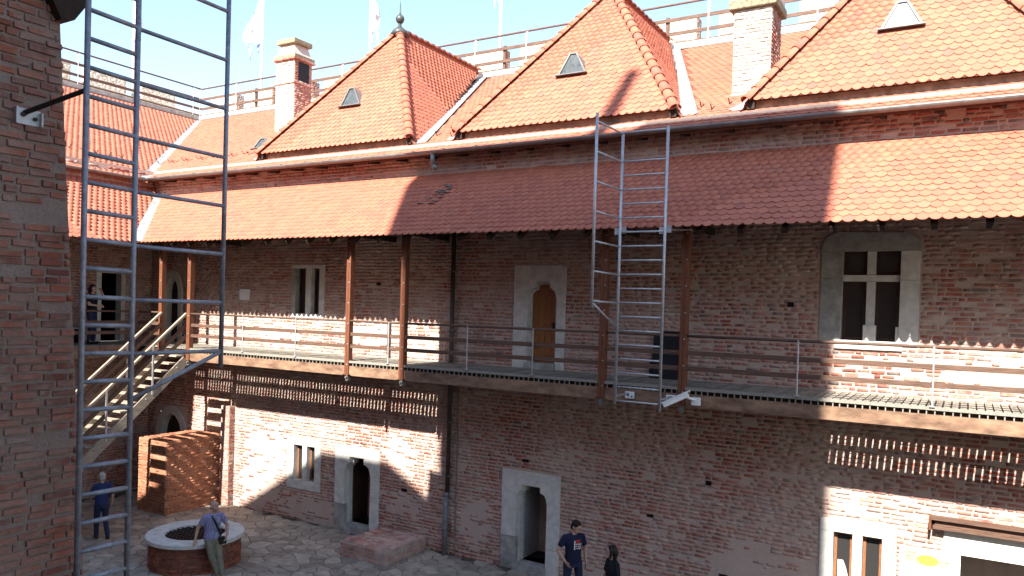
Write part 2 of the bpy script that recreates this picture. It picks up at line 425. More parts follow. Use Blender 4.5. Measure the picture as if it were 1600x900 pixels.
# ------------------------------------------------------------------ roof tiles
def tile_template(wd, ln, arc=0.068, th=0.014, n=5, rise=0.026):
    top = []
    for i in range(n + 1):
        t = -1 + 2 * i / n
        top.append((t * wd / 2 * 0.99, arc * (0.75 * t * t + 0.25 * t ** 6), rise))
    upper = [(wd / 2 * 0.99, ln, 0.002), (-wd / 2 * 0.99, ln, 0.002)]
    vs = top + upper; k = len(vs)
    vs = vs + [(a, b + .002, c - th) for a, b, c in top]
    fs = [list(range(k))]
    for i in range(n): fs.append([i, k + i, k + i + 1, i + 1])
    fs.append([n, k + n, n + 1]); fs.append([0, n + 2, k])
    return vs, fs
def tri_of(fs):
    t = []
    for f in fs:
        for i in range(1, len(f) - 1): t.append((f[0], f[i], f[i + 1]))
    return np.array(t)
TILE_ME = {}
def tile_mesh(key, vs, fs, k):
    if (key, k) not in TILE_ME:
        j = lambda s: random.uniform(-s, s)
        me = bpy.data.meshes.new("tile"); tw = j(.006)
        me.from_pydata([(a, b, c + a * tw * 4) for a, b, c in vs], [], fs); me.materials.append(MAT["tile"]); TILE_ME[(key, k)] = me
    return TILE_ME[(key, k)]
def inside(poly, u, v):
    c = False; n = len(poly)
    for i in range(n):
        (a, b), (p, q) = poly[i], poly[i - 1]
        if (b > v) != (q > v) and u < (p - a) * (v - b) / (q - b) + a: c = not c
    return c
def lay_tiles(parent, O, U, V, poly, n_single, wd=0.175, ex=0.205, keep=None, over=0.0, rise=0.022):
    O = Vector(O); U = Vector(U).normalized(); V = Vector(V).normalized(); N = U.cross(V)
    ln = ex * 1.55; vs, fs = tile_template(wd, ln, rise=rise)
    u0 = min(p[0] for p in poly); u1 = max(p[0] for p in poly); v0 = min(p[1] for p in poly); v1 = max(p[1] for p in poly)
    items = []; r = 0; v = v0 - over
    while v < v1:
        u = u0 - wd + (wd / 2 if r % 2 else 0)
        while u < u1 + wd:
            if inside(poly, u, max(v, v0) + ex * 0.5):
                P = O + U * u + V * v
                if keep is None or keep(P): items.append(P)
            u += wd
        v += ex; r += 1
    sc = []
    for P in items:
        q = project(P); s = -1
        if q and -20 < q[0] < 1620 and -20 < q[1] < 920: s = max(0, (CAM - P).normalized().dot(N)) / q[2] ** 2
        sc.append((s, P))
    sc.sort(key=lambda t: -t[0])
    singles = [t for t in sc[:n_single] if t[0] > 0]; rest = sc[len(singles):]
    org = origin_of(parent)
    def jit():
        q = Quaternion(N, random.gauss(0, .012)) @ Quaternion(U, random.gauss(0, .012)); return q @ U, q @ V, q @ N, random.uniform(-.006, .006)
    for s, P in singles:
        u_, v_, n_, sl = jit()
        o = bpy.data.objects.new("tile", tile_mesh((wd, ex, rise), vs, fs, random.randrange(6))); COL.objects.link(o); o.parent = parent
        m = Matrix((u_, v_, n_)).transposed().to_4x4(); m.translation = P + V * sl - org; o.matrix_basis = m
    if rest:
        T = tri_of(fs); X = np.array(vs); n = len(rest)
        J = [jit() for _ in rest]
        A = np.array([j[0] for j in J]); B = np.array([j[1] for j in J]); Cn = np.array([j[2] for j in J])
        P = np.array([t[1] + V * j[3] for t, j in zip(rest, J)])
        Wd = P[:, None] + X[None, :, :1] * A[:, None] + X[None, :, 1:2] * B[:, None] + X[None, :, 2:] * Cn[:, None]
        fast_mesh("tiling", Wd.reshape(-1, 3) - np.array(org), (T[None] + (np.arange(n) * len(vs))[:, None, None]).reshape(-1, 3), np.repeat(rng.uniform(0.01, 1, n), len(T)), "tile", parent)
def ridge_line(parent, p, q, r, n, name="ridge_tile", pitch_gap=0.0):
    p = Vector(p); q = Vector(q); d = (q - p).normalized(); s = d.cross(Vector((0, 0, 1))).normalized(); up = s.cross(d).normalized()
    L = (q - p).length / n
    me = MB(); k = 7
    vs = []
    for t, rr in ((-0.10 * L, r * 1.12), (0.9 * L, r * 0.86)):
        for dr in (0, -0.016):
            for i in range(k):
                a = math.pi * i / (k - 1); vs.append(((rr + dr) * math.cos(a), t, (rr + dr) * math.sin(a) * 0.85))
    fs = []
    for i in range(k - 1):
        fs += [(i, i + 1, 2 * k + i + 1, 2 * k + i), (k + i, 3 * k + i, 3 * k + i + 1, k + i + 1), (i, k + i, k + i + 1, i + 1)]
    mesh = bpy.data.meshes.new(name); mesh.from_pydata(vs, [], fs); mesh.materials.append(MAT["tile"])
    for pl in mesh.polygons: pl.use_smooth = True
    for i in range(n):
        o = bpy.data.objects.new(name, mesh); COL.objects.link(o); o.parent = parent
        m = Matrix((s, d, up)).transposed().to_4x4(); m.translation = p + d * (L * i) - origin_of(parent); o.matrix_basis = m

# ================================================================== THE PLACE
W = 15.33            # face of the main wing
XL = -22.3           # face of the left wing
DECK = 4.625          # gallery floor
FY = 13.70           # outer edge of the gallery floor
XR = 5.0             # right end that is built

# ------------------------------------------------------------------ courtyard
gm = MB().add([(-400, -400, -.03), (400, -400, -.03), (400, 400, -.03), (-400, 400, -.03)], [(0, 1, 2, 3)])
ground = gm.build("ground", "joint"); tag(ground, kind="structure")
yard = MB().add([(XL, -2, -.012), (XR + 5, -2, -.012), (XR + 5, W + .3, -.012), (XL, W + .3, -.012)], [(0, 1, 2, 3)]).build("courtyard_paving", "joint")
tag(yard, kind="structure")
def flagstones():
    x0, x1, y0, y1 = -21.9, -1.0, 6.2, 15.3
    seeds = []; cell = {}
    for _ in range(30000):                             # blue-noise seeds with uneven spacing, stretched along x
        x = random.uniform(x0 - .6, x1 + .6); y = random.uniform(y0 - .6, y1 + .6); r = .22 + .24 * random.random() ** 2
        gx, gy = int(x / .6), int(y / .6)
        if all((((x - a) / 1.3) ** 2 + (y - b) ** 2) > r * r for i in (-1, 0, 1) for j in (-1, 0, 1) for (a, b) in cell.get((gx + i, gy + j), ())):
            cell.setdefault((gx, gy), []).append((x, y)); seeds.append((x, y))
    A = np.array(seeds); polys = []
    for i, s in enumerate(seeds):
        if not (x0 < s[0] < x1 and y0 < s[1] < y1): continue
        d = np.hypot(*(A - A[i]).T); idx = np.argsort(d)[1:16]
        poly = [(s[0] - .8, s[1] - .8), (s[0] + .8, s[1] - .8), (s[0] + .8, s[1] + .8), (s[0] - .8, s[1] + .8)]
        for k in idx:
            nx_, ny_ = A[k] - A[i]; L = math.hypot(nx_, ny_); nx_ /= L; ny_ /= L
            off = L / 2 - 0.008
            new = []
            for a in range(len(poly)):
                p, q = poly[a], poly[(a + 1) % len(poly)]
                dp = (p[0] - s[0]) * nx_ + (p[1] - s[1]) * ny_ - off; dq = (q[0] - s[0]) * nx_ + (q[1] - s[1]) * ny_ - off
                if dp <= 0: new.append(p)
                if (dp < 0 < dq) or (dq < 0 < dp):
                    t = dp / (dp - dq); new.append((p[0] + t * (q[0] - p[0]), p[1] + t * (q[1] - p[1])))
            poly = new
            if len(poly) < 3: break
        if len(poly) >= 3 and max(p[1] for p in poly) < 15.5: polys.append((s, poly))
    def sc(t):
        q = project((*t[0], 0))
        return -1 if q is None or not (-10 < q[0] < 1610 and q[1] < 915) else 1 / q[2]
    polys.sort(key=lambda t: -sc(t))
    rest = MB()
    for i, (s, poly) in enumerate(polys):
        h = random.uniform(.0, .012); tone = random.uniform(.02, 1); n = len(poly)
        tilt = (random.uniform(-.012, .012), random.uniform(-.012, .012))
        def z(p): return h + (p[0] - s[0]) * tilt[0] + (p[1] - s[1]) * tilt[1]
        ins = [(s[0] + (p[0] - s[0]) * .955, s[1] + (p[1] - s[1]) * .955) for p in poly]
        vs = [(p[0], p[1], z(p) - .01) for p in poly] + [(p[0], p[1], z(p)) for p in ins] + [(p[0], p[1], -.02) for p in poly]
        fs = [tuple(range(n, 2 * n))] + [(k, (k + 1) % n, n + (k + 1) % n, n + k) for k in range(n)] + [(2 * n + k, 2 * n + (k + 1) % n, (k + 1) % n, k) for k in range(n)]
        if i < 300 and sc((s, poly)) > 0:
            MB().add(vs, fs, tone).build("flagstone", "flag", yard, fix=False)
        else: rest.add(vs, fs, tone)
    tag(rest.build("flagstones", "flag", yard, fix=False), kind="stuff")
flagstones()

# ------------------------------------------------------------------ main wing
wing = thing("castle_wing", "long brick castle wing with tiled turret roofs behind the timber gallery", "building", (-9, W, 0))
SX = lambda u, v, d: (u, W - d, v)                     # 2-D shapes on the main wall; d = distance in front of it
skips = [(-16.1, -14.86, 5.55, 7.0), (-8.97, -7.65, 4.60, 6.95), (-2.40, -0.72, 5.5, 7.55), (-16.1, -14.85, .86, 2.26),
         (-14.32, -12.80, 0, 2.26), (-9.14, -7.64, 0, 2.27), (-2.24, -.97, .9, 2.27), (-.25, 3.0, 0, 2.4), (-21.9, -20.4, 0, 2.65), (-21.75, -20.75, 4.6, 6.85),
         (-16.95, -16.7, 5.02, 5.12), (-16.45, -16.2, 5.0, 5.1)]
cuts = [(-15.95, -15.0, 5.66, 6.9), (-8.6, -7.88, 4.7, 6.6), (-2.02, -1.03, 5.57, 7.2), (-15.88, -15.04, 1.1, 2.07),
        (-13.98, -13.09, 0, 2.0), (-8.77, -7.95, 0, 2.0), (-2.02, -1.17, 1.0, 2.05), (.02, 2.6, 0, 1.98), (-21.7, -20.55, 0, 2.45), (-21.6, -20.9, 4.66, 6.6)]
wall = cut_sheet(MB(), lambda u, v: (u, W, v), XL, XR, 0, 9.95, cuts)
wall.add([(XL, W + 1, 0), (XR, W + 1, 0), (XR, W + 1, 9.95), (XL, W + 1, 9.95)], [(0, 3, 2, 1)])
wallo = wall.build("wall", "mortar", wing, fix=False)
rows = brick_rows(XL, XR, 0, 9.9, 0.083, 0.255, skips, miss=0.08, gap=0.027, wob=.008)
# lime render patches; some added to paint the sunlit lower wall whiter
def limed_or_sunwhite(u, v):
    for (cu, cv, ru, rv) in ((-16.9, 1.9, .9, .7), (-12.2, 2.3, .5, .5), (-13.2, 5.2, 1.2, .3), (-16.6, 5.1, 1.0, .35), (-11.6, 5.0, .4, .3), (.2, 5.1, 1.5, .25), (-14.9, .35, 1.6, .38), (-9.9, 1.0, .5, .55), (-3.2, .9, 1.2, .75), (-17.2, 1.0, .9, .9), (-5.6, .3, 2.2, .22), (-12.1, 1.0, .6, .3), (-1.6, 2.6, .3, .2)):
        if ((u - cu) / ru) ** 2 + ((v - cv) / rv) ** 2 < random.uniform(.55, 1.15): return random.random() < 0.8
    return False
rows = [r for r in rows if not limed_or_sunwhite(r[0], r[1])]
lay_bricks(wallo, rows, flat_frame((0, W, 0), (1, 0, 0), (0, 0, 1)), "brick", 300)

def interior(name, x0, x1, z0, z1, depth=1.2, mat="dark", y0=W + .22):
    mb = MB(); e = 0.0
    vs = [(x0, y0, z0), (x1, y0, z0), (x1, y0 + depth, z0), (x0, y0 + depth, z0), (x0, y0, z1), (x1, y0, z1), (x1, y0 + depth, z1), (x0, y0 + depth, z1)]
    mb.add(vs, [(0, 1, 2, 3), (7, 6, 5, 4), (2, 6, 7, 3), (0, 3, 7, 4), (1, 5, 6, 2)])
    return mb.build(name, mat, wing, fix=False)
def block(parent, x0, x1, z0, z1, d=0.03, back=0.30, mat="stone", y=W):
    g = 0.003
    return smooth_mod(MB().box(x0 + g, x1 - g, y - d, y + back, z0 + g, z1 - g).build("stone_block", mat, parent), 0.006)
def block_poly(parent, pts, d=0.03, back=0.30, mat="stone"):
    return MB().prism([pts], SX, -back, d).build("stone_block", mat, parent)
def arc(cx, cz, r, a0, a1, n=6): return [(cx + r * math.cos(rad(a0 + (a1 - a0) * i / n)), cz + r * math.sin(rad(a0 + (a1 - a0) * i / n))) for i in range(n + 1)]

def gothic_door(x0, x1, z1, o0, o1, zs, n0, n1, zt, z0=0.0, zsill=0.22, jl=(0.75, ), jr=(0.8, ), name="doorway", dark_foot=True):
    """stone doorway with rounded shoulders under a raised square head"""
    door = interior(name, o0 - .05, o1 + .05, zsill, zt + .05, 2.2)
    for (a, b, js) in ((x0, o0, jl), (o1, x1, jr)):
        zz = [z0] + [z0 + j for j in js] + [zs]
        for i, (p, q) in enumerate(zip(zz, zz[1:])):
            block(door, a, b, p, q, 0.03 + random.uniform(-.004, .006), mat="stone_dark" if (i == 0 and dark_foot and a == x0) else "stone")
    rl = n0 - o0; rr = o1 - n1
    pts = [(x0, zs), (o0, zs)] + [(n0 - rl * math.cos(t), zs + (zt - zs) * .62 * math.sin(t)) for t in [rad(15 * i) for i in range(1, 7)]] + [(n0, zt), (n1, zt)]
    pts += [(n1 + rr * math.cos(t), zs + (zt - zs) * .62 * math.sin(t)) for t in [rad(90 - 15 * i) for i in range(0, 6)]] + [(o1, zs), (x1, zs), (x1, z1), (x0, z1)]
    block_poly(door, [(a, b + .003) for a, b in pts], 0.034)
    # inner moulding set back from the face
    mp = [(o0 - .0, zsill), (o0 + .05, zsill)] + [(n0 + .02 - rl * math.cos(t) * .9, zs + (zt - .05 - zs) * .62 * math.sin(t)) for t in [rad(15 * i) for i in range(0, 7)]] + [(n0 + .03, zt - .05), (n1 - .03, zt - .05)]
    mp += [(n1 - .02 + rr * math.cos(t) * .9, zs + (zt - .05 - zs) * .62 * math.sin(t)) for t in [rad(90 - 15 * i) for i in range(0, 7)]] + [(o1 - .05, zsill), (o1, zsill), (o1, zt + .02), (o0, zt + .02)]
    MB().prism([mp], SX, -.30, -.10).build("moulding", "stone", door)
    MB().box(o0 - .02, o1 + .02, W - .12, W + .5, z0, zsill).build("threshold", "stone_dark", door)
    return door
d1 = gothic_door(-14.32, -12.80, 2.25, -13.97, -13.10, 1.55, -13.80, -13.32, 1.97, 0, .2, (.7, 1.12), (.55, 1.0))
d2 = gothic_door(-9.14, -7.64, 2.27, -8.75, -7.97, 1.62, -8.62, -8.14, 1.97, 0, .18, (.75, ), (.6, 1.2))
d3 = gothic_door(-8.97, -7.65, 6.95, -8.60, -7.88, 6.22, -8.42, -8.04, 6.58, DECK, DECK + .14, (.5, 1.0), (.45, ), dark_foot=False)
# door leaves
lf = MB().box(-8.60, -7.88, W + .16, W + .21, DECK + .14, 6.60).build("door_leaf", "door", d3)
for i in range(4): MB().box(-8.585 + i * .178, -8.585 + i * .178 + .168, W + .145, W + .16, DECK + .16, 6.55).build("plank", "door", d3)
for z in (DECK + .3, DECK + 1.02, DECK + 1.62): MB().box(-8.57, -7.9, W + .128, W + .145, z, z + .10).build("ledge", "door", d3)
MB().box(-8.02, -7.96, W + .10, W + .145, DECK + .92, DECK + 1.06).tube((-8.06, W + .08, DECK + 1.0), (-7.97, W + .08, DECK + 1.0), .012).build("handle", "blacksteel", d3)
lf2 = MB().box(-13.93, -13.90, W + .25, W + 1.0, .22, 1.9).build("door_leaf", "dark_casement", d1)
MB().tube((-13.22, W + .16, .48), (-13.12, W + .05, .44), .014).build("light_bracket", "white", d1)
lf3 = MB().box(-8.71, -8.67, W + .24, W + .95, .2, 1.9).build("door_leaf", "galv", d2)
inn = MB().add([(-13.97, W + .8, .2), (-13.05, W + 1.3, .2), (-13.05, W + 1.3, 2.0), (-13.97, W + .8, 2.0)], [(0, 1, 2, 3)]).build("inner_wall", "far_brick", d1)

def twin_window(x0, x1, z0, z1, lights, zb, zt, wood, sill=0.0, pane="glass", splay=None, dk=False):
    win = interior("window", x0 + .08, x1 - .08, z0 + .02, z1 - .02, .9, y0=W + .30)
    a = lights[0][0]; b = lights[-1][1]
    m = "stone_dark" if dk else "stone"
    block(win, x0, a, zb, zt, .028, mat=m); block(win, b, x1, zb, zt, .03, mat="stone")
    block(win, x0, x1, zt, z1, .032, mat="stone"); block(win, x0, x1, z0, zb, .036, mat="stone")
    for (p, q), (r, s) in zip(lights, lights[1:]): block(win, q, r, zb, zt, .012, mat="stone")
    for (p, q) in lights:
        fr = MB().box(p, p + .05, W + .13, W + .19, zb, zt).box(q - .05, q, W + .13, W + .19, zb, zt).box(p + .05, q - .05, W + .13, W + .19, zt - .06, zt).box(p + .05, q - .05, W + .13, W + .19, zb, zb + .05)
        fr.build("casement_frame", wood, win)
        MB().box(p + .04, q - .04, W + .155, W + .163, zb + .04, zt - .05).build("pane", pane, win)
    return win
twin_window(-16.1, -14.86, 5.55, 7.0, ((-15.93, -15.57), (-15.36, -15.05)), 5.66, 6.9, "dark_casement", dk=True)
twin_window(-16.1, -14.85, .86, 2.26, ((-15.85, -15.54), (-15.37, -15.06)), 1.1, 2.06, "casement")
lw = twin_window(-2.24, -.97, .9, 2.27, ((-2.0, -1.68), (-1.51, -1.19)), 1.05, 2.04, "casement")
# lace curtain standing behind the left light
cv = []
for i in range(9):
    for j in range(7): cv.append((-1.93 + .19 * i / 8 * (1 - .55 * (j / 6) ** 2), W + .125 + .012 * math.sin(i * 1.7), 1.05 + .45 * j / 6))
MB().add(cv, [(i * 7 + j, (i + 1) * 7 + j, (i + 1) * 7 + j + 1, i * 7 + j + 1) for i in range(8) for j in range(6)]).build("lace_curtain", "white", lw, True)
# cross window on the upper floor
xw = interior("window", -2.1, -.95, 5.6, 7.2, .9, y0=W + .34)
block(xw, -2.38, -2.0, 5.5, 6.7, .02, mat="stone_dark"); block(xw, -2.38, -2.0, 6.7, 7.2, .02, mat="stone_dark")
block(xw, -1.05, -.74, 5.5, 6.68, .03); block(xw, -1.05, -.74, 6.68, 7.2, .03)
block_poly(xw, [(-2.38, 7.203), (-.74, 7.203), (-.74, 7.36), (-.95, 7.52), (-2.1, 7.55), (-2.3, 7.45)], .05, mat="stone_dark")
block(xw, -1.60, -1.45, 5.57, 6.65, -.04); block(xw, -1.60, -1.45, 6.77, 7.2, -.04); block(xw, -2.0, -1.05, 6.65, 6.77, -.02)
MB().box(-1.63, -1.42, W + .0, W + .28, 5.5, 5.86).build("mullion_foot", "stone", xw)
MB().box(-1.10, -1.0, W + .0, W + .28, 5.5, 5.84).build("jamb_foot", "stone", xw)
MB().box(-2.1, -.98, W - .06, W + .3, 5.42, 5.575).build("sill", "stone", xw)
for (p, q, z0, z1) in ((-2.0, -1.6, 5.57, 6.65), (-1.45, -1.05, 5.57, 6.65), (-2.0, -1.6, 6.77, 7.2), (-1.45, -1.05, 6.77, 7.2)):
    MB().box(p, p + .06, W + .14, W + .2, z0, z1).box(q - .06, q, W + .14, W + .2, z0, z1).box(p + .06, q - .06, W + .14, W + .2, z1 - .06, z1).box(p + .06, q - .06, W + .14, W + .2, z0, z0 + .06).build("casement_frame", "dark_casement", xw)
    MB().box(p + .05, q - .05, W + .165, W + .172, z0 + .05, z1 - .05).build("pane", "glass", xw)
# pointed doorway under the stairs, and the one above it
def pointed(x0, x1, z0, zs, zt, o0, o1, ot, name):
    d = interior(name, o0 - .05, o1 + .05, z0, ot + .1, 1.6)
    cx = (x0 + x1) / 2
    def half(xa, z, top, n=7): return [(xa + (cx - xa) * (1 - math.cos(rad(90 * i / n))) , z + (top - z) * math.sin(rad(90 * i / n))) for i in range(n + 1)]
    out = half(x0, zs, zt); ins = half(o0, zs, ot)
    L = [(x0, z0)] + out + ins[::-1] + [(o0, z0)]
    block_poly(d, L, .03); block_poly(d, [(2 * cx - a, b) for a, b in L][::-1], .03)
    return d
pd = pointed(-21.9, -20.4, 0, 1.7, 2.65, -21.65, -20.65, 2.4, "doorway")
MB().box(-21.65, -20.65, W + .2, W + .25, 0, 2.3).build("door_leaf", "dark_wood", pd)
pu = pointed(-21.75, -20.75, DECK, 6.1, 6.85, -21.55, -20.95, 6.6, "doorway")
MB().box(-21.55, -20.95, W + .2, W + .25, DECK, 6.5).build("door_leaf", "dark_casement", pu)
# shop entrance at the right edge
sh = interior("shop_entrance", .0, 2.7, 0, 2.0, 5.0)
MB().box(-.23, 3.0, W - .06, W + .3, 1.99, 2.39).build("lintel_panel", "plaster", sh)
MB().box(-.25, 0, W - .03, W + .3, 0, 1.985).build("jamb", "plaster", sh)
cb = MB().box(-.40, 3.2, W - .22, W + .01, 2.41, 2.47).box(-.37, 3.2, W - .17, W + .01, 2.47, 2.57).box(-.42, 3.2, W - .26, W + .01, 2.57, 2.60).build("canopy_beam", "rail", sh)
MB().box(-.46, -.42, W - .27, W + .01, 2.39, 2.61).build("beam_end", "post", sh)
MB().box(-.02, .03, W - .035, W + .05, 0, 1.985).build("door_post", "white", sh)

# putlog holes left by the old scaffolding, their shade painted as black slabs
for (x, z) in ((-8.55, 2.52), (-5.55, 1.75), (-4.35, 2.6), (-12.0, 1.35), (-2.9, 6.2), (-6.7, 6.35), (-13.0, 6.5), (-4.0, .8)):
    a_, b_ = random.uniform(.05, .11), random.uniform(.03, .045)
    MB().box(x - a_, x + a_, W - .016, W + .02, z - b_, z + b_).build("putlog_shade", "dark", wallo)

# ---- gallery roof (lean-to over the walkway)
EY, EZ, TZ = 13.13, 7.49, 9.17
gs = (TZ - EZ) / (W - EY); gn = math.hypot(1, gs)
xv = -19.76
gal = MB().add([(xv, EY + .13, EZ + .09 * gs), (XR, EY + .13, EZ + .09 * gs), (XR, W + .02, TZ), (xv - (W - EY), W + .02, TZ), (xv, EY + .13, EZ + .09 * gs - .05), (XR, EY + .13, EZ + .09 * gs - .05), (XR, W + .02, TZ - .05), (xv - (W - EY), W + .02, TZ - .05)], [(0, 1, 2, 3), (7, 6, 5, 4), (0, 4, 5, 1), (1, 5, 6, 2), (3, 7, 4, 0)]).build("gallery_roof", "underlay", wing, fix=False)
SL = (W - EY) * gn
lay_tiles(gal, (0, EY, EZ), (1, 0, 0), (0, 1, gs), [(xv, 0), (XR, 0), (XR, SL), (xv - (W - EY), SL)], 300, 0.172, 0.178, over=.03)
for i in range(34):
    x = -19.2 + i * .72
    MB().bar((x, EY + .12, EZ - .10), (x, W + .02, TZ - .10), .10, .10).build("rafter", "dark_wood", gal)
MB().box(-18.7, XR, FY + .02, FY + .16, 7.66, 7.80).build("wall_plate", "dark_wood", gal)
fl = MB()
for (a, b) in ((-10.75, -9.7),):
    for k in range(26):
        u = random.uniform(-.45, .5); t = random.uniform(0.45, 2.0)
        yy = W - .30 - t * .45; xx = -10.35 - t * .16 + u * (.25 + .1 * t); zz = EZ + (yy - EY) * gs + .045
        s = random.uniform(.03, .075); fl.ell((xx, yy, zz), s * 1.3, s, .012, 7, 4)
fl.build("lichen_patch", "moss", gal)

# ---- main roof
RY, RZ, TY, TZ2 = 14.92, 9.65, 22.8, 13.95
rs = (TZ2 - RZ) / (TY - RY); rn = math.hypot(1, rs)
TC = (-15.02, -8.10, -1.14); HW, AY, AZ, FYT, FZT = 2.73, 18.37, 14.20, 15.52, 10.22
kx = (AZ - FZT) / HW
xg = -22.1
def in_turret(P, pad=0.0):
    for c in TC:
        hw = (AZ - (RZ + rs * (P.y - RY))) / kx + pad
        if P.y > 15.62 and abs(P.x - c) < hw: return True
    return False
roof = MB().add([(xg, RY, RZ), (XR, RY, RZ), (XR, TY, TZ2), (xg - (TY - RY), TY, TZ2), (xg, RY, RZ - .12), (XR, RY, RZ - .12), (XR, TY, TZ2 - .12), (xg - (TY - RY), TY, TZ2 - .12)], [(0, 1, 2, 3), (7, 6, 5, 4), (0, 4, 5, 1), (1, 5, 6, 2), (3, 7, 4, 0)]).build("main_roof", "underlay", wing, fix=False)
lay_tiles(roof, (0, RY, RZ), (1, 0, 0), (0, 1, rs), [(xg + .15, 0), (XR, 0), (XR, (TY - RY) * rn), (xg + .15 - (TY - RY), (TY - RY) * rn)], 200, 0.18, 0.175, keep=lambda P: not in_turret(P, .30 if P.y > 15.75 else .0), over=.05)
def valley_strip(parent, p, q, wd, up):
    p = Vector(p); q = Vector(q); d = (q - p).normalized(); s = d.cross(Vector(up)).normalized(); n = Vector(up).normalized()
    mb = MB()
    for a, b, h0, h1 in ((-.5, -.46, .05, .05), (-.46, 0, .04, .015), (0, .46, .015, .04), (.46, .5, .05, .05)):
        mb.add([p + s * wd * a + n * h0, p + s * wd * b + n * h1, q + s * wd * b + n * h1, q + s * wd * a + n * h0], [(0, 1, 2, 3)])
    return mb.build("valley_flashing", "flashing", parent, fix=False)
rup = (0, -rs, 1)
for c in TC:
    for sg in (-1, 1):
        h0 = (AZ - (RZ + rs * (15.66 - RY))) / kx
        valley_strip(roof, (c + sg * (h0 + .17), 15.66, RZ + rs * (15.66 - RY) + .0), (c + sg * .16, TY - .03, TZ2), .34, rup)
valley_strip(roof, (xg + .02, RY - .02, RZ + .02), (xg - (TY - RY), TY, TZ2 + .02), .42, (rs, -rs, 1.6))
MB().box(xg - (TY - RY), XR, TY - .06, TY + .06, TZ2 + .0, TZ2 + .05).build("top_flashing", "gutter", roof)
# gutter, spout, brackets
def half_gutter(mb, p, q, r=.085, n=8):
    p = Vector(p); q = Vector(q); d = (q - p).normalized(); s = d.cross(Vector((0, 0, 1))).normalized(); vs = []
    for c in (p, q):
        for rr in (r, r - .012):
            for i in range(n + 1):
                a = math.pi * i / n; vs.append(c + s * (rr * math.cos(a)) + Vector((0, 0, -rr * math.sin(a))))
    m = n + 1; fs = []
    for i in range(n): fs += [(i, i + 1, 2 * m + i + 1, 2 * m + i), (m + i, 3 * m + i, 3 * m + i + 1, m + i + 1), (i, m + i, m + i + 1, i + 1)]
    fs += [(0, 2 * m, 3 * m, m), (n, m + n, 3 * m + n, 2 * m + n)]
    return mb.add(vs, fs)
gut = half_gutter(MB(), (xg + .1, RY - .06, RZ + .0), (XR, RY - .06, RZ + .0)).build("gutter", "gutter", wing, True)
for i in range(30):
    x = -21.5 + i * .9
    MB().tube((x, RY - .15, RZ + .015), (x, RY + .1, RZ + .04), .01, n=6).build("gutter_bracket", "gutter", gut)
    MB().bar((x + .3, RY + .02, RZ - .10), (x + .3, W + .1, RZ - .02), .09, .11).build("rafter_tail", "dark_wood", roof)
sp = MB().tube((-11.05, RY - .06, RZ - .06), (-11.05, RY - .06, RZ - .36), .06, .055, 12).tube((-11.05, RY - .06, RZ - .34), (-10.95, RY - .02, RZ - .42), .055, .06, 12).build("spout", "gutter", gut, True)
# snow hooks
def hook(parent, P, N, V):
    P = Vector(P); V = Vector(V).normalized(); N = Vector(N).normalized()
    MB().bar(P + N * .03, P + N * .03 + V * .22, .02, .012).bar(P + N * .03, P + N * .16 - V * .03, .02, .012).build("snow_hook", "blacksteel", parent)
NR = Vector((0, -rs, 1)).normalized(); VR = Vector((0, 1, rs)).normalized()
hx = [(-23.4 + i * .36, 16.3 + .12 * (i % 2)) for i in range(17)] + [(-12.2 + i * .32, 15.9 + .25 * (i % 3)) for i in range(5)] + [(-5.3 + i * .3, 15.9 + .25 * (i % 2)) for i in range(4)]
for (x, y) in hx:
    if not in_turret(Vector((x, y, 0)), .35): hook(roof, (x, y, RZ + rs * (y - RY)), NR, VR)
# small roof light left of the first turret
def vent(parent, c, wd, ht, front_y, z0, slope_in):
    """little triangular dormer: sheet-metal cheeks, glazed front"""
    a = (c - wd / 2, front_y, z0); b = (c + wd / 2, front_y, z0); t0 = (c - wd * .12, front_y + .06, z0 + ht); t1 = (c + wd * .12, front_y + .06, z0 + ht)
    bk = (c, front_y + slope_in, z0 + ht + .02)
    MB().add([a, b, t1, t0, bk, (c - wd / 2 - .03, front_y + slope_in, z0 + .1), (c + wd / 2 + .03, front_y + slope_in, z0 + .1)], [(3, 2, 4), (0, 3, 4, 5), (2, 1, 6, 4)]).build("vent_cheek", "gutter", parent, fix=False)
    fr = .035
    for p, q in ((a, b), (b, t1), (t1, t0), (t0, a)): MB().bar(p, q, fr, fr, (0, 1, 0)).build("vent_frame", "gutter", parent)
    MB().add([(x, y + .012, z) for x, y, z in (a, b, t1, t0)], [(0, 1, 2, 3)]).build("vent_pane", "vent_glass", parent, fix=False)
    MB().bar((a[0] - .06, front_y - .05, z0 - .02), (b[0] + .06, front_y - .05, z0 - .02), .14, .02).build("vent_apron", "gutter", parent)
vent(roof, -19.3, .72, .30, 16.95, RZ + rs * (16.95 - RY) + .03, .6)

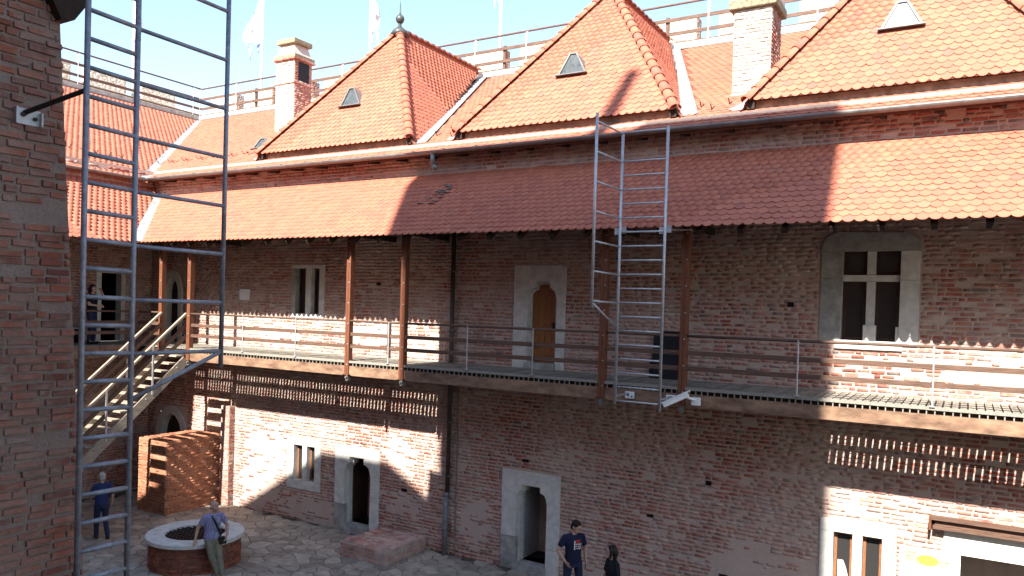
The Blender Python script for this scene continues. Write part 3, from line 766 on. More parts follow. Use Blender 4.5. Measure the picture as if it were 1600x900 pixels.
# ---- turret roofs
def turret(c, n_front, n_side):
    body = MB().add([(c - HW, FYT, FZT), (c + HW, FYT, FZT), (c, AY, AZ), (c, TY, AZ), (c + HW + .26, FYT + .0, FZT - .378), (c - HW - .26, FYT, FZT - .378)],
                    [(0, 1, 2), (1, 4, 3, 2), (5, 0, 2, 3)])
    for i, v in enumerate(body.v):
        body.v[i] = (v[0], v[1], v[2] - .012)
    t = body.build("roof_turret", "underlay", wing, fix=False)
    fl_ = math.hypot(AY - FYT, AZ - FZT); nn = math.hypot(1, kx)
    lay_tiles(t, (c, FYT, FZT), (1, 0, 0), (0, AY - FYT, AZ - FZT), [(-HW, 0), (HW, 0), (0, fl_)], n_front, 0.18, 0.16, over=.05)
    X0 = HW + .26; poly = [(0.05, 0), (TY - FYT, X0 * nn), (AY - FYT, X0 * nn), (0.05, .26 * nn)]
    zb = AZ - X0 * kx
    lay_tiles(t, (c + X0, FYT, zb), (0, 1, 0), (-1, 0, kx), poly, n_side, 0.18, 0.16)
    lay_tiles(t, (c - X0, FYT, zb), (0, -1, 0), (1, 0, kx), [(-a, b) for a, b in poly], 0, 0.18, 0.16)
    for sg in (-1, 1): ridge_line(t, (c + sg * (HW + .02), FYT - .03, FZT + .0), (c, AY, AZ + .03), .12, 18)
    ridge_line(t, (c, TY - .1, AZ + .02), (c, AY + .1, AZ + .03), .12, 14)
    # low plastered wall under the eave, boarded soffit
    MB().box(c - HW + .12, c + HW - .12, 15.68, 15.9, RZ + .25, FZT + .03).build("turret_wall", "turret_plaster", t)
    MB().add([(c - HW, FYT + .02, FZT - .02), (c + HW, FYT + .02, FZT - .02), (c + HW, 15.8, FZT + .02), (c - HW, 15.8, FZT + .02)], [(3, 2, 1, 0)]).build("soffit", "dark_wood", t, fix=False)
    MB().box(c - HW - .03, c - HW + .12, FYT + .03, 15.8, FZT - .17, FZT - .0).build("eave_beam", "dark_wood", t); MB().box(c + HW - .12, c + HW + .03, FYT + .03, 15.8, FZT - .17, FZT - .0).build("eave_beam", "dark_wood", t)
    MB().lathe((c, AY, AZ + .0), [(.30, -.12), (.20, .04), (.10, .12), (.055, .16), (.05, .24)], 12).build("finial_base", "copper", t, True)
    MB().lathe((c, AY, AZ + .24), [(.04, 0), (.09, .03), (.125, .09), (.135, .14), (.12, .20), (.08, .25), (.035, .27), (.028, .34), (.006, .68)], 14).build("finial", "copper", t, True)
    z0 = FZT + (16.58 - FYT) * (AZ - FZT) / (AY - FYT)
    vent(t, c - .12, .70, .50, 16.42, z0 - .16, .57)
    return t
turret(TC[0], 260, 150); turret(TC[1], 300, 150); turret(TC[2], 300, 0)

# ---- chimneys
def chimney(x0, x1, y0, y1, z0, z1, bands, hood=None, cap=True):
    c = MB().box(x0, x1, y0, y1, z0, z1).build("chimney", "pale_mortar", wing)
    sk = [(hood[0] - y0, hood[1] - y0, hood[2], hood[3])] if hood else []
    lay_bricks(c, brick_rows(x0, x1, z0, z1, .078, .26, miss=.02), flat_frame((0, y0, 0), (1, 0, 0), (0, 0, 1)), "pale_sunlit_brick", 0)
    lay_bricks(c, brick_rows(0, y1 - y0, z0, z1, .078, .26, sk, miss=.02), flat_frame((x1, y0, 0), (0, 1, 0), (0, 0, 1)), "brick", 0)  # shaded side laid in darker brick than the sunlit front
    for (z, o, h, m) in bands: smooth_mod(MB().box(x0 - o, x1 + o, y0 - o, y1 + o, z, z + h).build("brick_band", m, c), .01)
    if hood: MB().box(x1 - .02, x1 + .012, hood[0], hood[1], hood[2], hood[3]).build("smoke_opening_shade", "black", c)  # flat black slab paints the shade of the opening
    return c
ch1 = chimney(-20.75, -19.87, 18.8, 19.6, 11.4, 14.25, [(13.38, .05, .07, "brick"), (14.18, .09, .07, "brick")], (18.98, 19.46, 13.5, 14.15))
MB().add([(-20.78, 18.77, 14.25), (-19.84, 18.77, 14.25), (-19.84, 19.63, 14.25), (-20.78, 19.63, 14.25), (-20.62, 18.9, 14.75), (-20.0, 18.9, 14.75), (-20.0, 19.5, 14.75), (-20.62, 19.5, 14.75)], [(0, 1, 5, 4), (1, 2, 6, 5), (2, 3, 7, 6), (3, 0, 4, 7), (4, 5, 6, 7)]).build("chimney_neck", "pale_sunlit_brick", ch1)
smooth_mod(MB().box(-20.74, -19.88, 18.78, 19.62, 14.75, 14.92).build("chimney_cap", "lichen", ch1), .02)
MB().box(-20.83, -19.8, 18.74, 19.66, 14.25, 14.36).build("lichen_band", "lichen", ch1)
ch2 = chimney(-4.54, -3.75, 16.8, 17.7, 10.2, 12.52, [(10.62, .03, .1, "flashing")])
smooth_mod(MB().box(-4.64, -3.65, 16.7, 17.8, 12.52, 12.72).build("chimney_cap", "lichen", ch2), .02)
MB().box(-4.6, -3.69, 16.74, 17.76, 12.72, 12.95).build("chimney_top", "pale_sunlit_brick", ch2)

# ------------------------------------------------------------------ left wing
lwing = thing("castle_wing", "brick castle wing with tiled roofs seen through the near ladder", "building", (XL, 10, 0))
LY0 = 3.0
lsk = [(13.62, 14.35, DECK, 6.72)]
lwall = cut_sheet(MB(), lambda u, v: (XL, u, v), LY0, W, 0, 9.95, [(13.66, 14.3, DECK, 6.68)]).build("wall", "mortar", lwing, fix=False)
lay_bricks(lwall, brick_rows(LY0, W, 0, 9.9, .079, .275, lsk, miss=.04), flat_frame((XL, 0, 0), (0, 1, 0), (0, 0, 1)), "brick", 60)
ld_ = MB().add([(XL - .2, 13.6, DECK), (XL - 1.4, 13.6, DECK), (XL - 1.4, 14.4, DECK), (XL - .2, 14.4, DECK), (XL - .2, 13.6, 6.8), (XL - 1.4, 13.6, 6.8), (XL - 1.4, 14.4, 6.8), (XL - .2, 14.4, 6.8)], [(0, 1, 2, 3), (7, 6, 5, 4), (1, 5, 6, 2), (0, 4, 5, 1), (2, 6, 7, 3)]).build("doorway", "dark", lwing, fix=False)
for (y0, y1, z0, z1) in ((13.52, 13.68, DECK, 6.68), (14.3, 14.44, DECK, 6.68), (13.52, 14.44, 6.68, 6.85)): smooth_mod(MB().box(XL - .25, XL + .03, y0 + .002, y1 - .002, z0, z1).build("stone_block", "stone", ld_), .006)
def mirror_roof():
    # lean-to over the left gallery
    zt = EZ + (xv - XL) * gs
    g = MB().add([(xv - .04, LY0, EZ), (xv - .04, EY, EZ), (XL - .02, W, zt), (XL - .02, LY0, zt), (xv - .04, LY0, EZ - .05), (xv - .04, EY, EZ - .05), (XL - .02, W, zt - .05), (XL - .02, LY0, zt - .05)], [(0, 1, 2, 3), (7, 6, 5, 4), (0, 4, 5, 1), (1, 5, 6, 2)]).build("gallery_roof", "underlay", lwing, fix=False)
    sl = (xv - XL) * gn
    lay_tiles(g, (xv, 0, EZ), (0, 1, 0), (-1, 0, gs), [(LY0, 0), (EY - .12, 0), (EY - .12 + (xv - XL) * (W - EY) / (W - EY), sl), (LY0, sl)], 120, .172, .178, over=.03, rise=.013)
    valley_strip(g, (xv + .05, EY - .05, EZ + .02), (XL + .4, W + .0, TZ + .02), .52, (gs, -gs, 1.5))
    for i in range(14):
        y = LY0 + .4 + i * .7
        MB().bar((xv - .12, y, EZ - .10), (XL, y, zt - .10), .10, .10).build("rafter", "dark_wood", g)
    MB().box(-20.67, -20.53, LY0, FY, 7.66, 7.68).build("wall_plate", "dark_wood", g)
    r = MB().add([(xg, LY0, RZ), (xg, RY, RZ), (xg - (TY - RY), TY, TZ2), (xg - (TY - RY), LY0, TZ2), (xg, LY0, RZ - .12), (xg, RY, RZ - .12), (xg - (TY - RY), TY, TZ2 - .12), (xg - (TY - RY), LY0, TZ2 - .12)], [(0, 1, 2, 3), (7, 6, 5, 4), (0, 4, 5, 1), (2, 3, 7, 6)]).build("main_roof", "underlay", lwing, fix=False)
    s2 = (TY - RY) * rn
    lay_tiles(r, (xg, 0, RZ), (0, 1, 0), (-1, 0, rs), [(LY0, 0), (RY - .15, 0), (TY - .15, s2), (LY0, s2)], 120, .18, .175, over=.05, rise=.013)
    MB().box(xg - (TY - RY) - .06, xg - (TY - RY) + .06, LY0, TY, TZ2, TZ2 + .05).build("top_flashing", "gutter", r)
    gu = half_gutter(MB(), (xg + .06, LY0, RZ), (xg + .06, RY - .1, RZ)).build("gutter", "gutter", lwing, True)
    for i in range(10): hook(r, (xg - 1.35, 11.2 + i * .42, RZ + 1.35 * rs), (rs, 0, 1), (-1, 0, rs))
mirror_roof()

# ------------------------------------------------------------------ timber galleries
def metal_post(parent, x, y, z0, z1, r=.016, name="baluster", mat="galv"):
    MB().tube((x, y, z0), (x, y, z1), r, n=8).box(x - .04, x + .04, y - .03, y + .03, z0, z0 + .02).build(name, mat, parent)
def timber_post(parent, x, y, z0, z1, post_mat="post"):  # single timber colour, the same on every side
    p = smooth_mod(MB().box(x - .065, x + .0, y - .07, y + .07, z0, z1).box(x + .004, x + .065, y - .07, y + .07, z0, z1).build("post", post_mat, parent), .006)
    for k in range(7):
        z = z0 + .25 + k * .48
        MB().tube((x + .03, y - .085, z), (x + .03, y - .066, z), .014, n=8).build("bolt", "galv", p)
    MB().box(x - .03, x + .03, y - .05, y + .05, z0 - .13, z0 + .02).tube((x, y - .09, z0 - .05), (x, y + .09, z0 - .05), .025).build("post_foot", "gutter", p)
gal1 = thing("timber_gallery", "long brown timber gallery walkway along the facing brick wall", "walkway", (-9, 14.3, DECK))
pl = MB().box(-.0465, .0465, FY + .01, W - .03, DECK - .03, DECK)
me_plank = [MB().box(-.0465 - e, .0465 + e, FY + .01 + f, W - .03, DECK - .03, DECK + g).v for e, f, g in ((0, 0, 0), (.002, -.01, .003), (-.003, .008, -.002), (.001, .004, .004))]
pm = []
for v in me_plank:
    m = bpy.data.meshes.new("deck_board"); m.from_pydata(v, [], pl.f); m.materials.append(MAT["deck"]); pm.append(m)
nb = int((XR + 22.2) / .115)
for i in range(nb):
    o = bpy.data.objects.new("deck_board", random.choice(pm)); COL.objects.link(o); o.parent = gal1
    o.matrix_basis = Matrix.Translation(Vector((-22.2 + i * .115, 0, random.uniform(-.002, .002))) - gal1.location)
MB().box(-18.2, XR, FY - .03, FY + .02, DECK - .038, DECK + .012).build("deck_nosing", "deck", gal1)
stud = MB()
for i in range(int((XR + 18.1) / .115)):
    x = -18.1 + i * .115 + random.uniform(-.012, .012); stud.box(x, x + .018, FY - .012, FY + .01, DECK - .115, DECK - .035)
tag(stud.build("edge_spacers", "deck", gal1), kind="stuff")
MB().box(-22.2, XR, FY + .05, FY + .12, DECK - .2, DECK - .034).build("edge_joist", "dark_wood", gal1)
for y0 in (14.21, 14.58): MB().box(-22.2, XR, y0, y0 + .04, DECK - .085, DECK - .034).build("batten", "dark_wood", gal1)
MB().box(-22.2, XR, 14.78, 15.32, DECK - .22, DECK - .034).build("light_block_joist", "dark_wood", gal1)  # widened to block the upper row of light slits on the wall
posts = [-18.24, -12.50, -10.88, -6.02, -4.43, 1.95]
for x in posts:
    timber_post(gal1, x, FY + .02, 4.30, 7.75)
    MB().bar((x, FY + .1, DECK - .18), (x, W, DECK - .18), .12, .2).build("cross_beam", "dark_wood", gal1)
    MB().bar((x, FY + .05, 7.62), (x, W, 7.62), .1, .14).build("tie_beam", "dark_wood", gal1)
ends = posts + [XR + .1]
for a, b in zip(ends, ends[1:]):
    a2, b2 = a + .075, b - .075
    MB().prism([[(a2, 4.33), (a2 + .05, 4.295), (a2 + .12, 4.29), (b2 - .12, 4.29), (b2 - .05, 4.295), (b2, 4.33), (b2, DECK - .11), (a2, DECK - .11)]], lambda u, v, d: (u, FY + .03 - d, v), 0.0, .055).build("fascia_board", "fascia", gal1)
    MB().tube((a2 - .02, FY, 5.57), (b2 + .02, FY, 5.57), .026, n=10).build("handrail", "rail", gal1, True)
    for z in (5.26, 4.975): smooth_mod(MB().box(a2 - .04, b2 + .04, FY + .0, FY + .04, z - .042, z + .042).build("rail_board", "rail", gal1), .006)
for x in (-16.08, -14.19, -11.27, -9.13, -7.54, -2.44, -.43, 3.4):
    metal_post(gal1, x, FY - .03, DECK + .01, 5.58, .015)
    for z in (5.26, 4.975): MB().box(x - .16, x + .16, FY + .042, FY + .06, z - .05, z - .02).build("rail_clip", "blacksteel", gal1)
# left gallery
gal2 = thing("timber_gallery", "shaded timber gallery along the left wing behind the stairs", "walkway", (-21.1, 9, DECK))
pv = MB().box(XL + .03, -20.55, -.0465, .0465, DECK - .03, DECK)
m2 = bpy.data.meshes.new("deck_board"); m2.from_pydata(pv.v, [], pv.f); m2.materials.append(MAT["deck"])
for i in range(int((FY - .06 - LY0) / .115)):
    o = bpy.data.objects.new("deck_board", m2); COL.objects.link(o); o.parent = gal2; o.matrix_basis = Matrix.Translation(Vector((0, LY0 + .1 + i * .115, 0)) - gal2.location)
MB().box(-20.57, -20.51, LY0, FY, 4.30, DECK - .02).build("fascia_board", "fascia", gal2)
MB().box(-21.3, -21.15, LY0, FY, DECK - .2, DECK - .034).build("joist", "dark_wood", gal2)
for y in (13.6, 9.0, 5.0):
    timber_post(gal2, -20.6, y, 4.30, 7.75)
timber_post(gal2, -19.46, FY + .02, 4.30, 7.75)
for z in (5.26, 4.975): MB().box(-20.61, -20.57, LY0, 13.5, z - .045, z + .045).build("rail_board", "rail", gal2); MB().box(-20.53, -19.53, FY, FY + .04, z - .045, z + .045).build("rail_board", "rail", gal2)
MB().tube((-20.59, LY0, 5.57), (-20.59, 13.5, 5.57), .026).build("handrail", "rail", gal2)
MB().tube((-20.53, FY + .02, 5.57), (-19.53, FY + .02, 5.57), .026).build("handrail", "rail", gal2)
for y in (12.0, 10.6, 7.5): metal_post(gal2, -20.5, y, DECK, 5.59)
# white bench seen through the rails
bn = thing("bench", "pale bench against the shaded wall of the left gallery", "bench", (-21.8, 12.2, DECK))
MB().box(-22.1, -21.65, 11.4, 12.95, DECK + .40, DECK + .45).build("seat", "stair_wood", bn)
for y in (11.55, 12.75): MB().box(-22.05, -21.7, y, y + .06, DECK, DECK + .40).build("leg", "dark_wood", bn)

# ------------------------------------------------------------------ stairs
st = thing("staircase", "steep open-tread wooden stairs with plank handrails down from the gallery", "stairs", (-18.4, 8, 0))
SA, SB = -19.40, -18.34; sl = .86
for i in range(1, 24):
    z = DECK - i * .194; y = FY - .0 - i * .2256
    smooth_mod(MB().box(SA + .05, SB - .05, y - .03, y + .22, z - .045, z).build("tread", "stair_wood", st), .005)
y_end = 8.3
for x in (SA, SB):
    top = 4.47 - .165
    MB().bar((x, FY - .02, top), (x, y_end, top - sl * (FY - .02 - y_end)), .055, .25).build("stringer", "stair_wood", st)
    for k, (off, wd, ht) in enumerate(((0, .07, .055), (-.32, .035, .10), (-.62, .035, .10))):
        z1 = 5.57 + off
        MB().bar((x, FY - .03, z1), (x, y_end, z1 - sl * (FY - .03 - y_end)), wd, ht).build("handrail" if k == 0 else "rail_board", "stair_wood" if k == 0 else "rail", st)
    for y in (12.68, 11.43, 10.2, 9.0):
        z0 = 4.42 - sl * (FY - y); MB().box(x - .045 if x == SA else x + .02, x - .02 if x == SA else x + .045, y - .022, y + .022, z0 - .1, 5.60 - sl * (FY - y)).build("baluster", "galv", st)
    for y in (13.4, 12.5, 11.6, 10.7):
        MB().tube((x + .02, y, 4.37 - sl * (FY - y)), (x + .045, y, 4.37 - sl * (FY - y)), .022, n=8).build("bolt", "galv", st)

# ------------------------------------------------------------------ brick block, platform, well
def brick_box(name, label, cat, x0, x1, y0, y1, z1, mat, mort, faces, singles, course=.078, length=.26):
    t = thing(name, label, cat, ((x0 + x1) / 2, (y0 + y1) / 2, 0))
    core = MB().box(x0, x1, y0, y1, -.02, z1).build("core", mort, t)
    if "f" in faces: lay_bricks(t, brick_rows(x0, x1, 0, z1, course, length), flat_frame((0, y0, 0), (1, 0, 0), (0, 0, 1)), mat, singles)
    if "r" in faces: lay_bricks(t, brick_rows(0, y1 - y0, 0, z1, course, length), flat_frame((x1, y0, 0), (0, 1, 0), (0, 0, 1)), mat, singles)
    if "t" in faces: lay_bricks(t, brick_rows(x0, x1, 0, y1 - y0, .13, length), flat_frame((0, y0, z1), (1, 0, 0), (0, 1, 0)), mat, singles)
    return t
brick_box("brick_enclosure", "tall clean brick block under the stairs with diagonal light stripes", "brick block", -20.0, -18.80, 13.47, W - .02, 2.03, "new_brick", "new_mortar", "frt", 90)
# brick buttress strip beside it
brick_box("brick_pier", "rough narrow brick pier rising between brick block and sunlit wall", "pier", -18.62, -18.28, 15.12, W, 2.9, "brick", "mortar", "fr", 70)
brick_box("brick_platform", "low worn brick platform on the paving beside the downpipe", "platform", -12.62, -11.24, 13.74, 15.28, .35, "brick", "mortar", "frt", 80, .085)
well = thing("well", "round brick well with pale stone rim and iron grate", "well", (-14.97, 11.53, 0))
WC = Vector((-14.97, 11.53, 0)); WR = .97; WH = .60
MB().lathe(WC, [(WR, -.02), (WR, WH)], 40).build("core", "well_mortar", well, True)
circ = 2 * math.pi * WR
def well_frame(u, v):
    a = u / WR; N = Vector((math.cos(a), math.sin(a), 0)); U = Vector((-math.sin(a), math.cos(a), 0)); return WC + N * WR + Vector((0, 0, v)), U, Vector((0, 0, 1)), N
wr = [r for r in brick_rows(0, circ, 0, WH, .076, .2, miss=0.0)]
lay_bricks(well, wr, well_frame, "well_brick", 150)
rim = MB(); n = 48; vs = []
prof = [(1.05, WH), (1.05, WH + .075), (1.035, WH + .09), (.66, WH + .09), (.64, WH + .07), (.64, WH - .1)]
for r, z in prof:
    for i in range(n): a = 2 * math.pi * i / n; vs.append((WC.x + r * math.cos(a), WC.y + r * math.sin(a), z))
rim.add(vs, [(k * n + i, k * n + (i + 1) % n, (k + 1) * n + (i + 1) % n, (k + 1) * n + i) for k in range(len(prof) - 1) for i in range(n)])
rim.add([(WC.x + .66 * math.cos(2 * math.pi * i / n), WC.y + .66 * math.sin(2 * math.pi * i / n), WH - .1) for i in range(n)], [tuple(range(n))])
smooth = rim.build("stone_rim", "stone", well)
MB().lathe(WC + Vector((0, 0, WH - .09)), [(.645, 0), (.645, .01)], 40).build("shaft_cover", "black", well)
for k in range(-5, 6):
    d = k * .115; L = math.sqrt(max(0, .64 ** 2 - d * d))
    MB().bar((WC.x + d, WC.y - L, WH + .03), (WC.x + d, WC.y + L, WH + .03), .018, .018).build("grate_bar", "blacksteel", well)
    MB().bar((WC.x - L, WC.y + d, WH + .045), (WC.x + L, WC.y + d, WH + .045), .018, .018).build("grate_bar", "blacksteel", well)

# ------------------------------------------------------------------ near tower wall on the left
tw = thing("brick_tower", "rough shaded brick wall filling the left edge behind the near ladder", "wall", (-8.5, 1, 0))
TX = -7.3
tend = lambda z: 4.36 - .0627 * (z - 3.28)
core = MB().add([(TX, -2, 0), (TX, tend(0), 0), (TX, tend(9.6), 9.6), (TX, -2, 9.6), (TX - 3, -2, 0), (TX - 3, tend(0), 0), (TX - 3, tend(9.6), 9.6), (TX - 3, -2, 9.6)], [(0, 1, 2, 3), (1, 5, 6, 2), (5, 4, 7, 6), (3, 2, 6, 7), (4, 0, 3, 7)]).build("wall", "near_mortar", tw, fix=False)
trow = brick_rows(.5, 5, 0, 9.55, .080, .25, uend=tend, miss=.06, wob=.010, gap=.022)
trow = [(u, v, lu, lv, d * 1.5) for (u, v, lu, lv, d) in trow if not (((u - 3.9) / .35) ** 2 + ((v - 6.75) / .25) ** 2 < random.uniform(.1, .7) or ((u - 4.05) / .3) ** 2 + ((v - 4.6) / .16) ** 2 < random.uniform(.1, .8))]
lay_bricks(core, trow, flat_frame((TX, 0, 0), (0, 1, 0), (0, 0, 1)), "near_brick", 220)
MB().prism([[(3.86, 8.72), (3.98, 8.50), (4.10, 8.53), (4.34, 8.90), (4.34, 9.2), (3.86, 9.2)]], lambda u, v, d: (TX + d, u, v), -.4, .12).build("eave_beam", "dark_wood", tw)
MB().add([(TX + .35, -2, 9.65), (TX + .35, 4.75, 9.65), (TX - 3.2, 4.75, 11.2), (TX - 3.2, -2, 11.2), (TX + .35, -2, 9.55), (TX + .35, 4.75, 9.55), (TX - 3.2, 4.75, 11.1), (TX - 3.2, -2, 11.1)], [(0, 1, 2, 3), (7, 6, 5, 4), (0, 4, 5, 1), (1, 5, 6, 2)]).build("roof", "dark_wood", tw, fix=False)

# ------------------------------------------------------------------ ladders
lad = thing("ladder", "dark grey steel roof ladder standing close beside the rough brick wall", "ladder", (-6.8, 4.5, 2.6))
LX = -6.8
for y, z0, z1 in ((4.0, 2.4, 9.4), (4.48, 2.4, 9.4), (5.5, 5.28, 9.4)):
    MB().tube((LX, y, z0), (LX, y, z1), .026 if y < 5 else .024, n=14).build("stile", "paintsteel", lad, True)
k = -20
while True:
    z = 7.515 + .255 * k
    if z > 9.3: break
    if z > 2.5: MB().tube((LX, 4.0, z), (LX, 4.48, z - .012), .021, n=12).build("rung", "paintsteel", lad, True)
    k += 1
for i in range(8): MB().tube((LX, 4.48, 5.455 + .51 * i), (LX, 5.5, 5.45 + .51 * i), .02, n=12).build("strut", "paintsteel", lad, True)
MB().tube((LX, 4.48, 5.02), (LX, 5.5, 5.44), .021, n=12).build("brace", "paintsteel", lad, True)
MB().tube((LX, 4.0, 7.82), (TX + .03, 3.72, 7.60), .022, n=10).build("wall_bracket", "blacksteel", lad)
pb = MB().box(TX + .008, TX + .03, 3.64, 3.86, 7.50, 7.64).box(TX + .008, TX + .07, 3.635, 3.65, 7.5, 7.64).box(TX + .008, TX + .07, 3.85, 3.865, 7.5, 7.62).build("bracket_plate", "galv", lad)
MB().tube((TX + .03, 3.71, 7.585), (TX + .05, 3.71, 7.585), .022, n=8).tube((TX + .03, 3.81, 7.56), (TX + .05, 3.81, 7.56), .018, n=8).build("bolt", "blacksteel", lad)
la2 = thing("ladder", "bright galvanised roof ladder fixed to the gallery edge in the shade", "ladder", (-5, 13.0, 4.3))
for x, y, z0, z1 in ((-5.44, 13.0, 4.3, 9.22), (-4.60, 13.0, 4.25, 9.24), (-5.5, 12.0, 6.03, 9.32)):
    MB().tube((x, y, z0), (x, y, z1), .026, n=12).build("stile", "galv", la2, True)
zs = [9.19] + [8.67 - .253 * i for i in range(18)]
for z in zs: MB().tube((-5.44, 13.0, z), (-4.60, 13.0, z), .017, n=10).build("rung", "galv", la2, True)
for i in range(7): MB().tube((-5.44, 13.0, 9.17 - .507 * i), (-5.5, 12.0, 9.19 - .507 * i), .017, n=10).build("strut", "galv", la2, True)
MB().tube((-5.44, 13.0, 5.68), (-5.5, 12.0, 6.12), .018, n=10).build("brace", "galv", la2, True)
for x in (-5.44, -4.60):
    MB().box(x - .11, x - .025, 13.0, 13.02, 7.36, 7.48).box(x + .025, x + .11, 13.0, 13.02, 7.38, 7.50).build("bracket_plate", "galv", la2)
    MB().tube((x, 13.02, 7.43), (x + .25, FY + .05, 7.5), .016).build("stay", "galv", la2)
    MB().tube((x, 13.02, 4.45), (x, FY - .04, 4.45), .018).build("fascia_stay", "galv", la2)
for x in (-5.42, -4.62):
    b = thing("junction_plate", "white fixing plate on fascia %s" % ("behind the bright ladder's lowest rungs" if x < -5 else "beside the white security camera"), "plate", (x, FY - .05, 4.45), "white plates on the gallery fascia")
    smooth_mod(MB().box(x - .09, x + .09, FY - .06, FY - .035, 4.35, 4.48).build("plate", "white", b), .004)
    MB().tube((x - .03, FY - .08, 4.42), (x - .03, FY - .05, 4.42), .02).tube((x + .05, FY - .075, 4.39), (x + .05, FY - .05, 4.39), .014).build("bolt", "blacksteel", b)
cc = thing("security_camera", "white box-shaped security camera under the gallery edge right of the ladder", "camera", (-4.312, 13.492, 4.461))
q = MB().bar((-4.640, 13.287, 4.328), (-4.230, 13.441, 4.548), .11, .09).build("housing", "white", cc); smooth_mod(q, .012)
MB().bar((-4.666, 13.276, 4.364), (-4.199, 13.451, 4.615), .135, .014).build("sun_shield", "white", cc)
MB().tube((-4.656, 13.282, 4.319), (-4.640, 13.287, 4.328), .035).build("lens", "black", cc)
MB().tube((-4.281, 13.420, 4.502), (-4.127, 13.564, 4.430), .022).build("arm", "white", cc)
smooth_mod(MB().box(-4.21, -4.06, 13.54, 13.65, 4.34, 4.48).build("mount_box", "white", cc), .01)

# ------------------------------------------------------------------ downpipe, plaque, boards, signs
dp = thing("downpipe", "tall dark downpipe on the facing wall beside the low brick platform", "pipe", (-10.7, W - .12, 0))
MB().tube((-10.62, W - .11, 1.45), (-10.62, W - .11, 8.0), .055, n=14).build("pipe", "pipe", dp, True)
MB().tube((-10.66, W - .12, -.01), (-10.64, W - .12, 1.5), .065, n=14).tube((-10.64, W - .12, 1.42), (-10.64, W - .12, 1.52), .075, n=14).tube((-10.66, W - .12, .6), (-10.66, W - .12, .68), .072, n=14).build("lower_pipe", "greypipe", dp, True)
for z in (.64, 1.9, 3.2, 5.4, 6.8): MB().box(-10.72, -10.53, W - .16, W + .0, z, z + .03).build("clamp", "gutter", dp)
cdt = thing("conduit", "thin cable conduit running up the wall right of the downpipe", "conduit", (-10.42, W - .03, 0))
MB().tube((-10.42, W - .03, 0), (-10.42, W - .03, 4.4), .014, n=8).build("tube", "gutter", cdt)
for z in (.5, 1.5, 2.5, 3.5): MB().box(-10.445, -10.395, W - .05, W - .0, z, z + .02).build("clip", "gutter", cdt)
pq = smooth_mod(MB().box(-18.17, -17.76, W - .035, W - .012, 5.99, 6.3).build("wall_plaque", "white"), .004); tag(pq, "small white plaque on the wall above the gallery rail", "plaque")
bd = thing("black_board", "black panel leaning on the wall behind the bright ladder", "board", (-5.3, W - .1, DECK))
MB().add([(-5.57, W - .18, DECK + .01), (-5.0, W - .18, DECK + .01), (-5.0, W - .05, 5.6), (-5.57, W - .05, 5.6), (-5.57, W - .15, DECK + .01), (-5.0, W - .15, DECK + .01), (-5.0, W - .02, 5.6), (-5.57, W - .02, 5.6)], [(0, 1, 2, 3), (7, 6, 5, 4), (0, 4, 5, 1), (1, 5, 6, 2), (2, 6, 7, 3), (3, 7, 4, 0)]).build("panel", "black", bd)
MB().box(-5.6, -5.56, W - .2, W - .14, DECK + .01, DECK + .4).build("stand_leg", "black", bd)
sg = thing("sign_board", "cream wall sign with yellow oval and small lettering beside shop entrance", "sign", (-.45, W, 1.2))
MB().box(-.90, -.06, W - .055, W - .02, .7, 1.985).build("board", "plaster", sg)
MB().box(-.88, -.08, W - .058, W - .0555, 1.62, 1.96).build("ochre_band", "gold", sg)
fnS = lambda u, v, d: (u, W - d, v)
MB().prism([[(-.46 + .165 * math.cos(rad(15 * i)), 1.80 + .085 * math.sin(rad(15 * i))) for i in range(24)]], fnS, .058, .0625).build("oval", "yellow", sg)
ol = MB()
for i in range(2, 11): ol.bar((-.46 + .167 * math.cos(rad(15 * i)), W - .063, 1.80 + .087 * math.sin(rad(15 * i))), (-.46 + .167 * math.cos(rad(15 * (i + 1))), W - .063, 1.80 + .087 * math.sin(rad(15 * (i + 1)))), .004, .005)
ol.build("oval_outline", "ink", sg)
def squiggle(x0, z0, n, s, name="lettering"):
    mb = MB(); x = x0
    for i in range(n):
        for k in range(random.randint(2, 3)):
            a = (x + random.uniform(0, s), W - .062, z0 + random.uniform(0, s)); b = (x + random.uniform(0, s), W - .062, z0 + random.uniform(0, s))
            if (Vector(a) - Vector(b)).length > .006: mb.bar(a, b, .003, .009)
        x += s * 1.15
    mb.build(name, "ink", sg)
squiggle(-.83, 1.885, 5, .032); squiggle(-.80, 1.83, 4, .026); squiggle(-.78, 1.775, 4, .022); squiggle(-.30, 1.80, 6, .026); squiggle(-.29, 1.745, 6, .018); squiggle(-.25, 1.71, 4, .014)
pbx = smooth_mod(MB().box(-.47, -.45, W - .066, W - .0626, 1.795, 1.803).build("lettering", "ink", sg), .001)

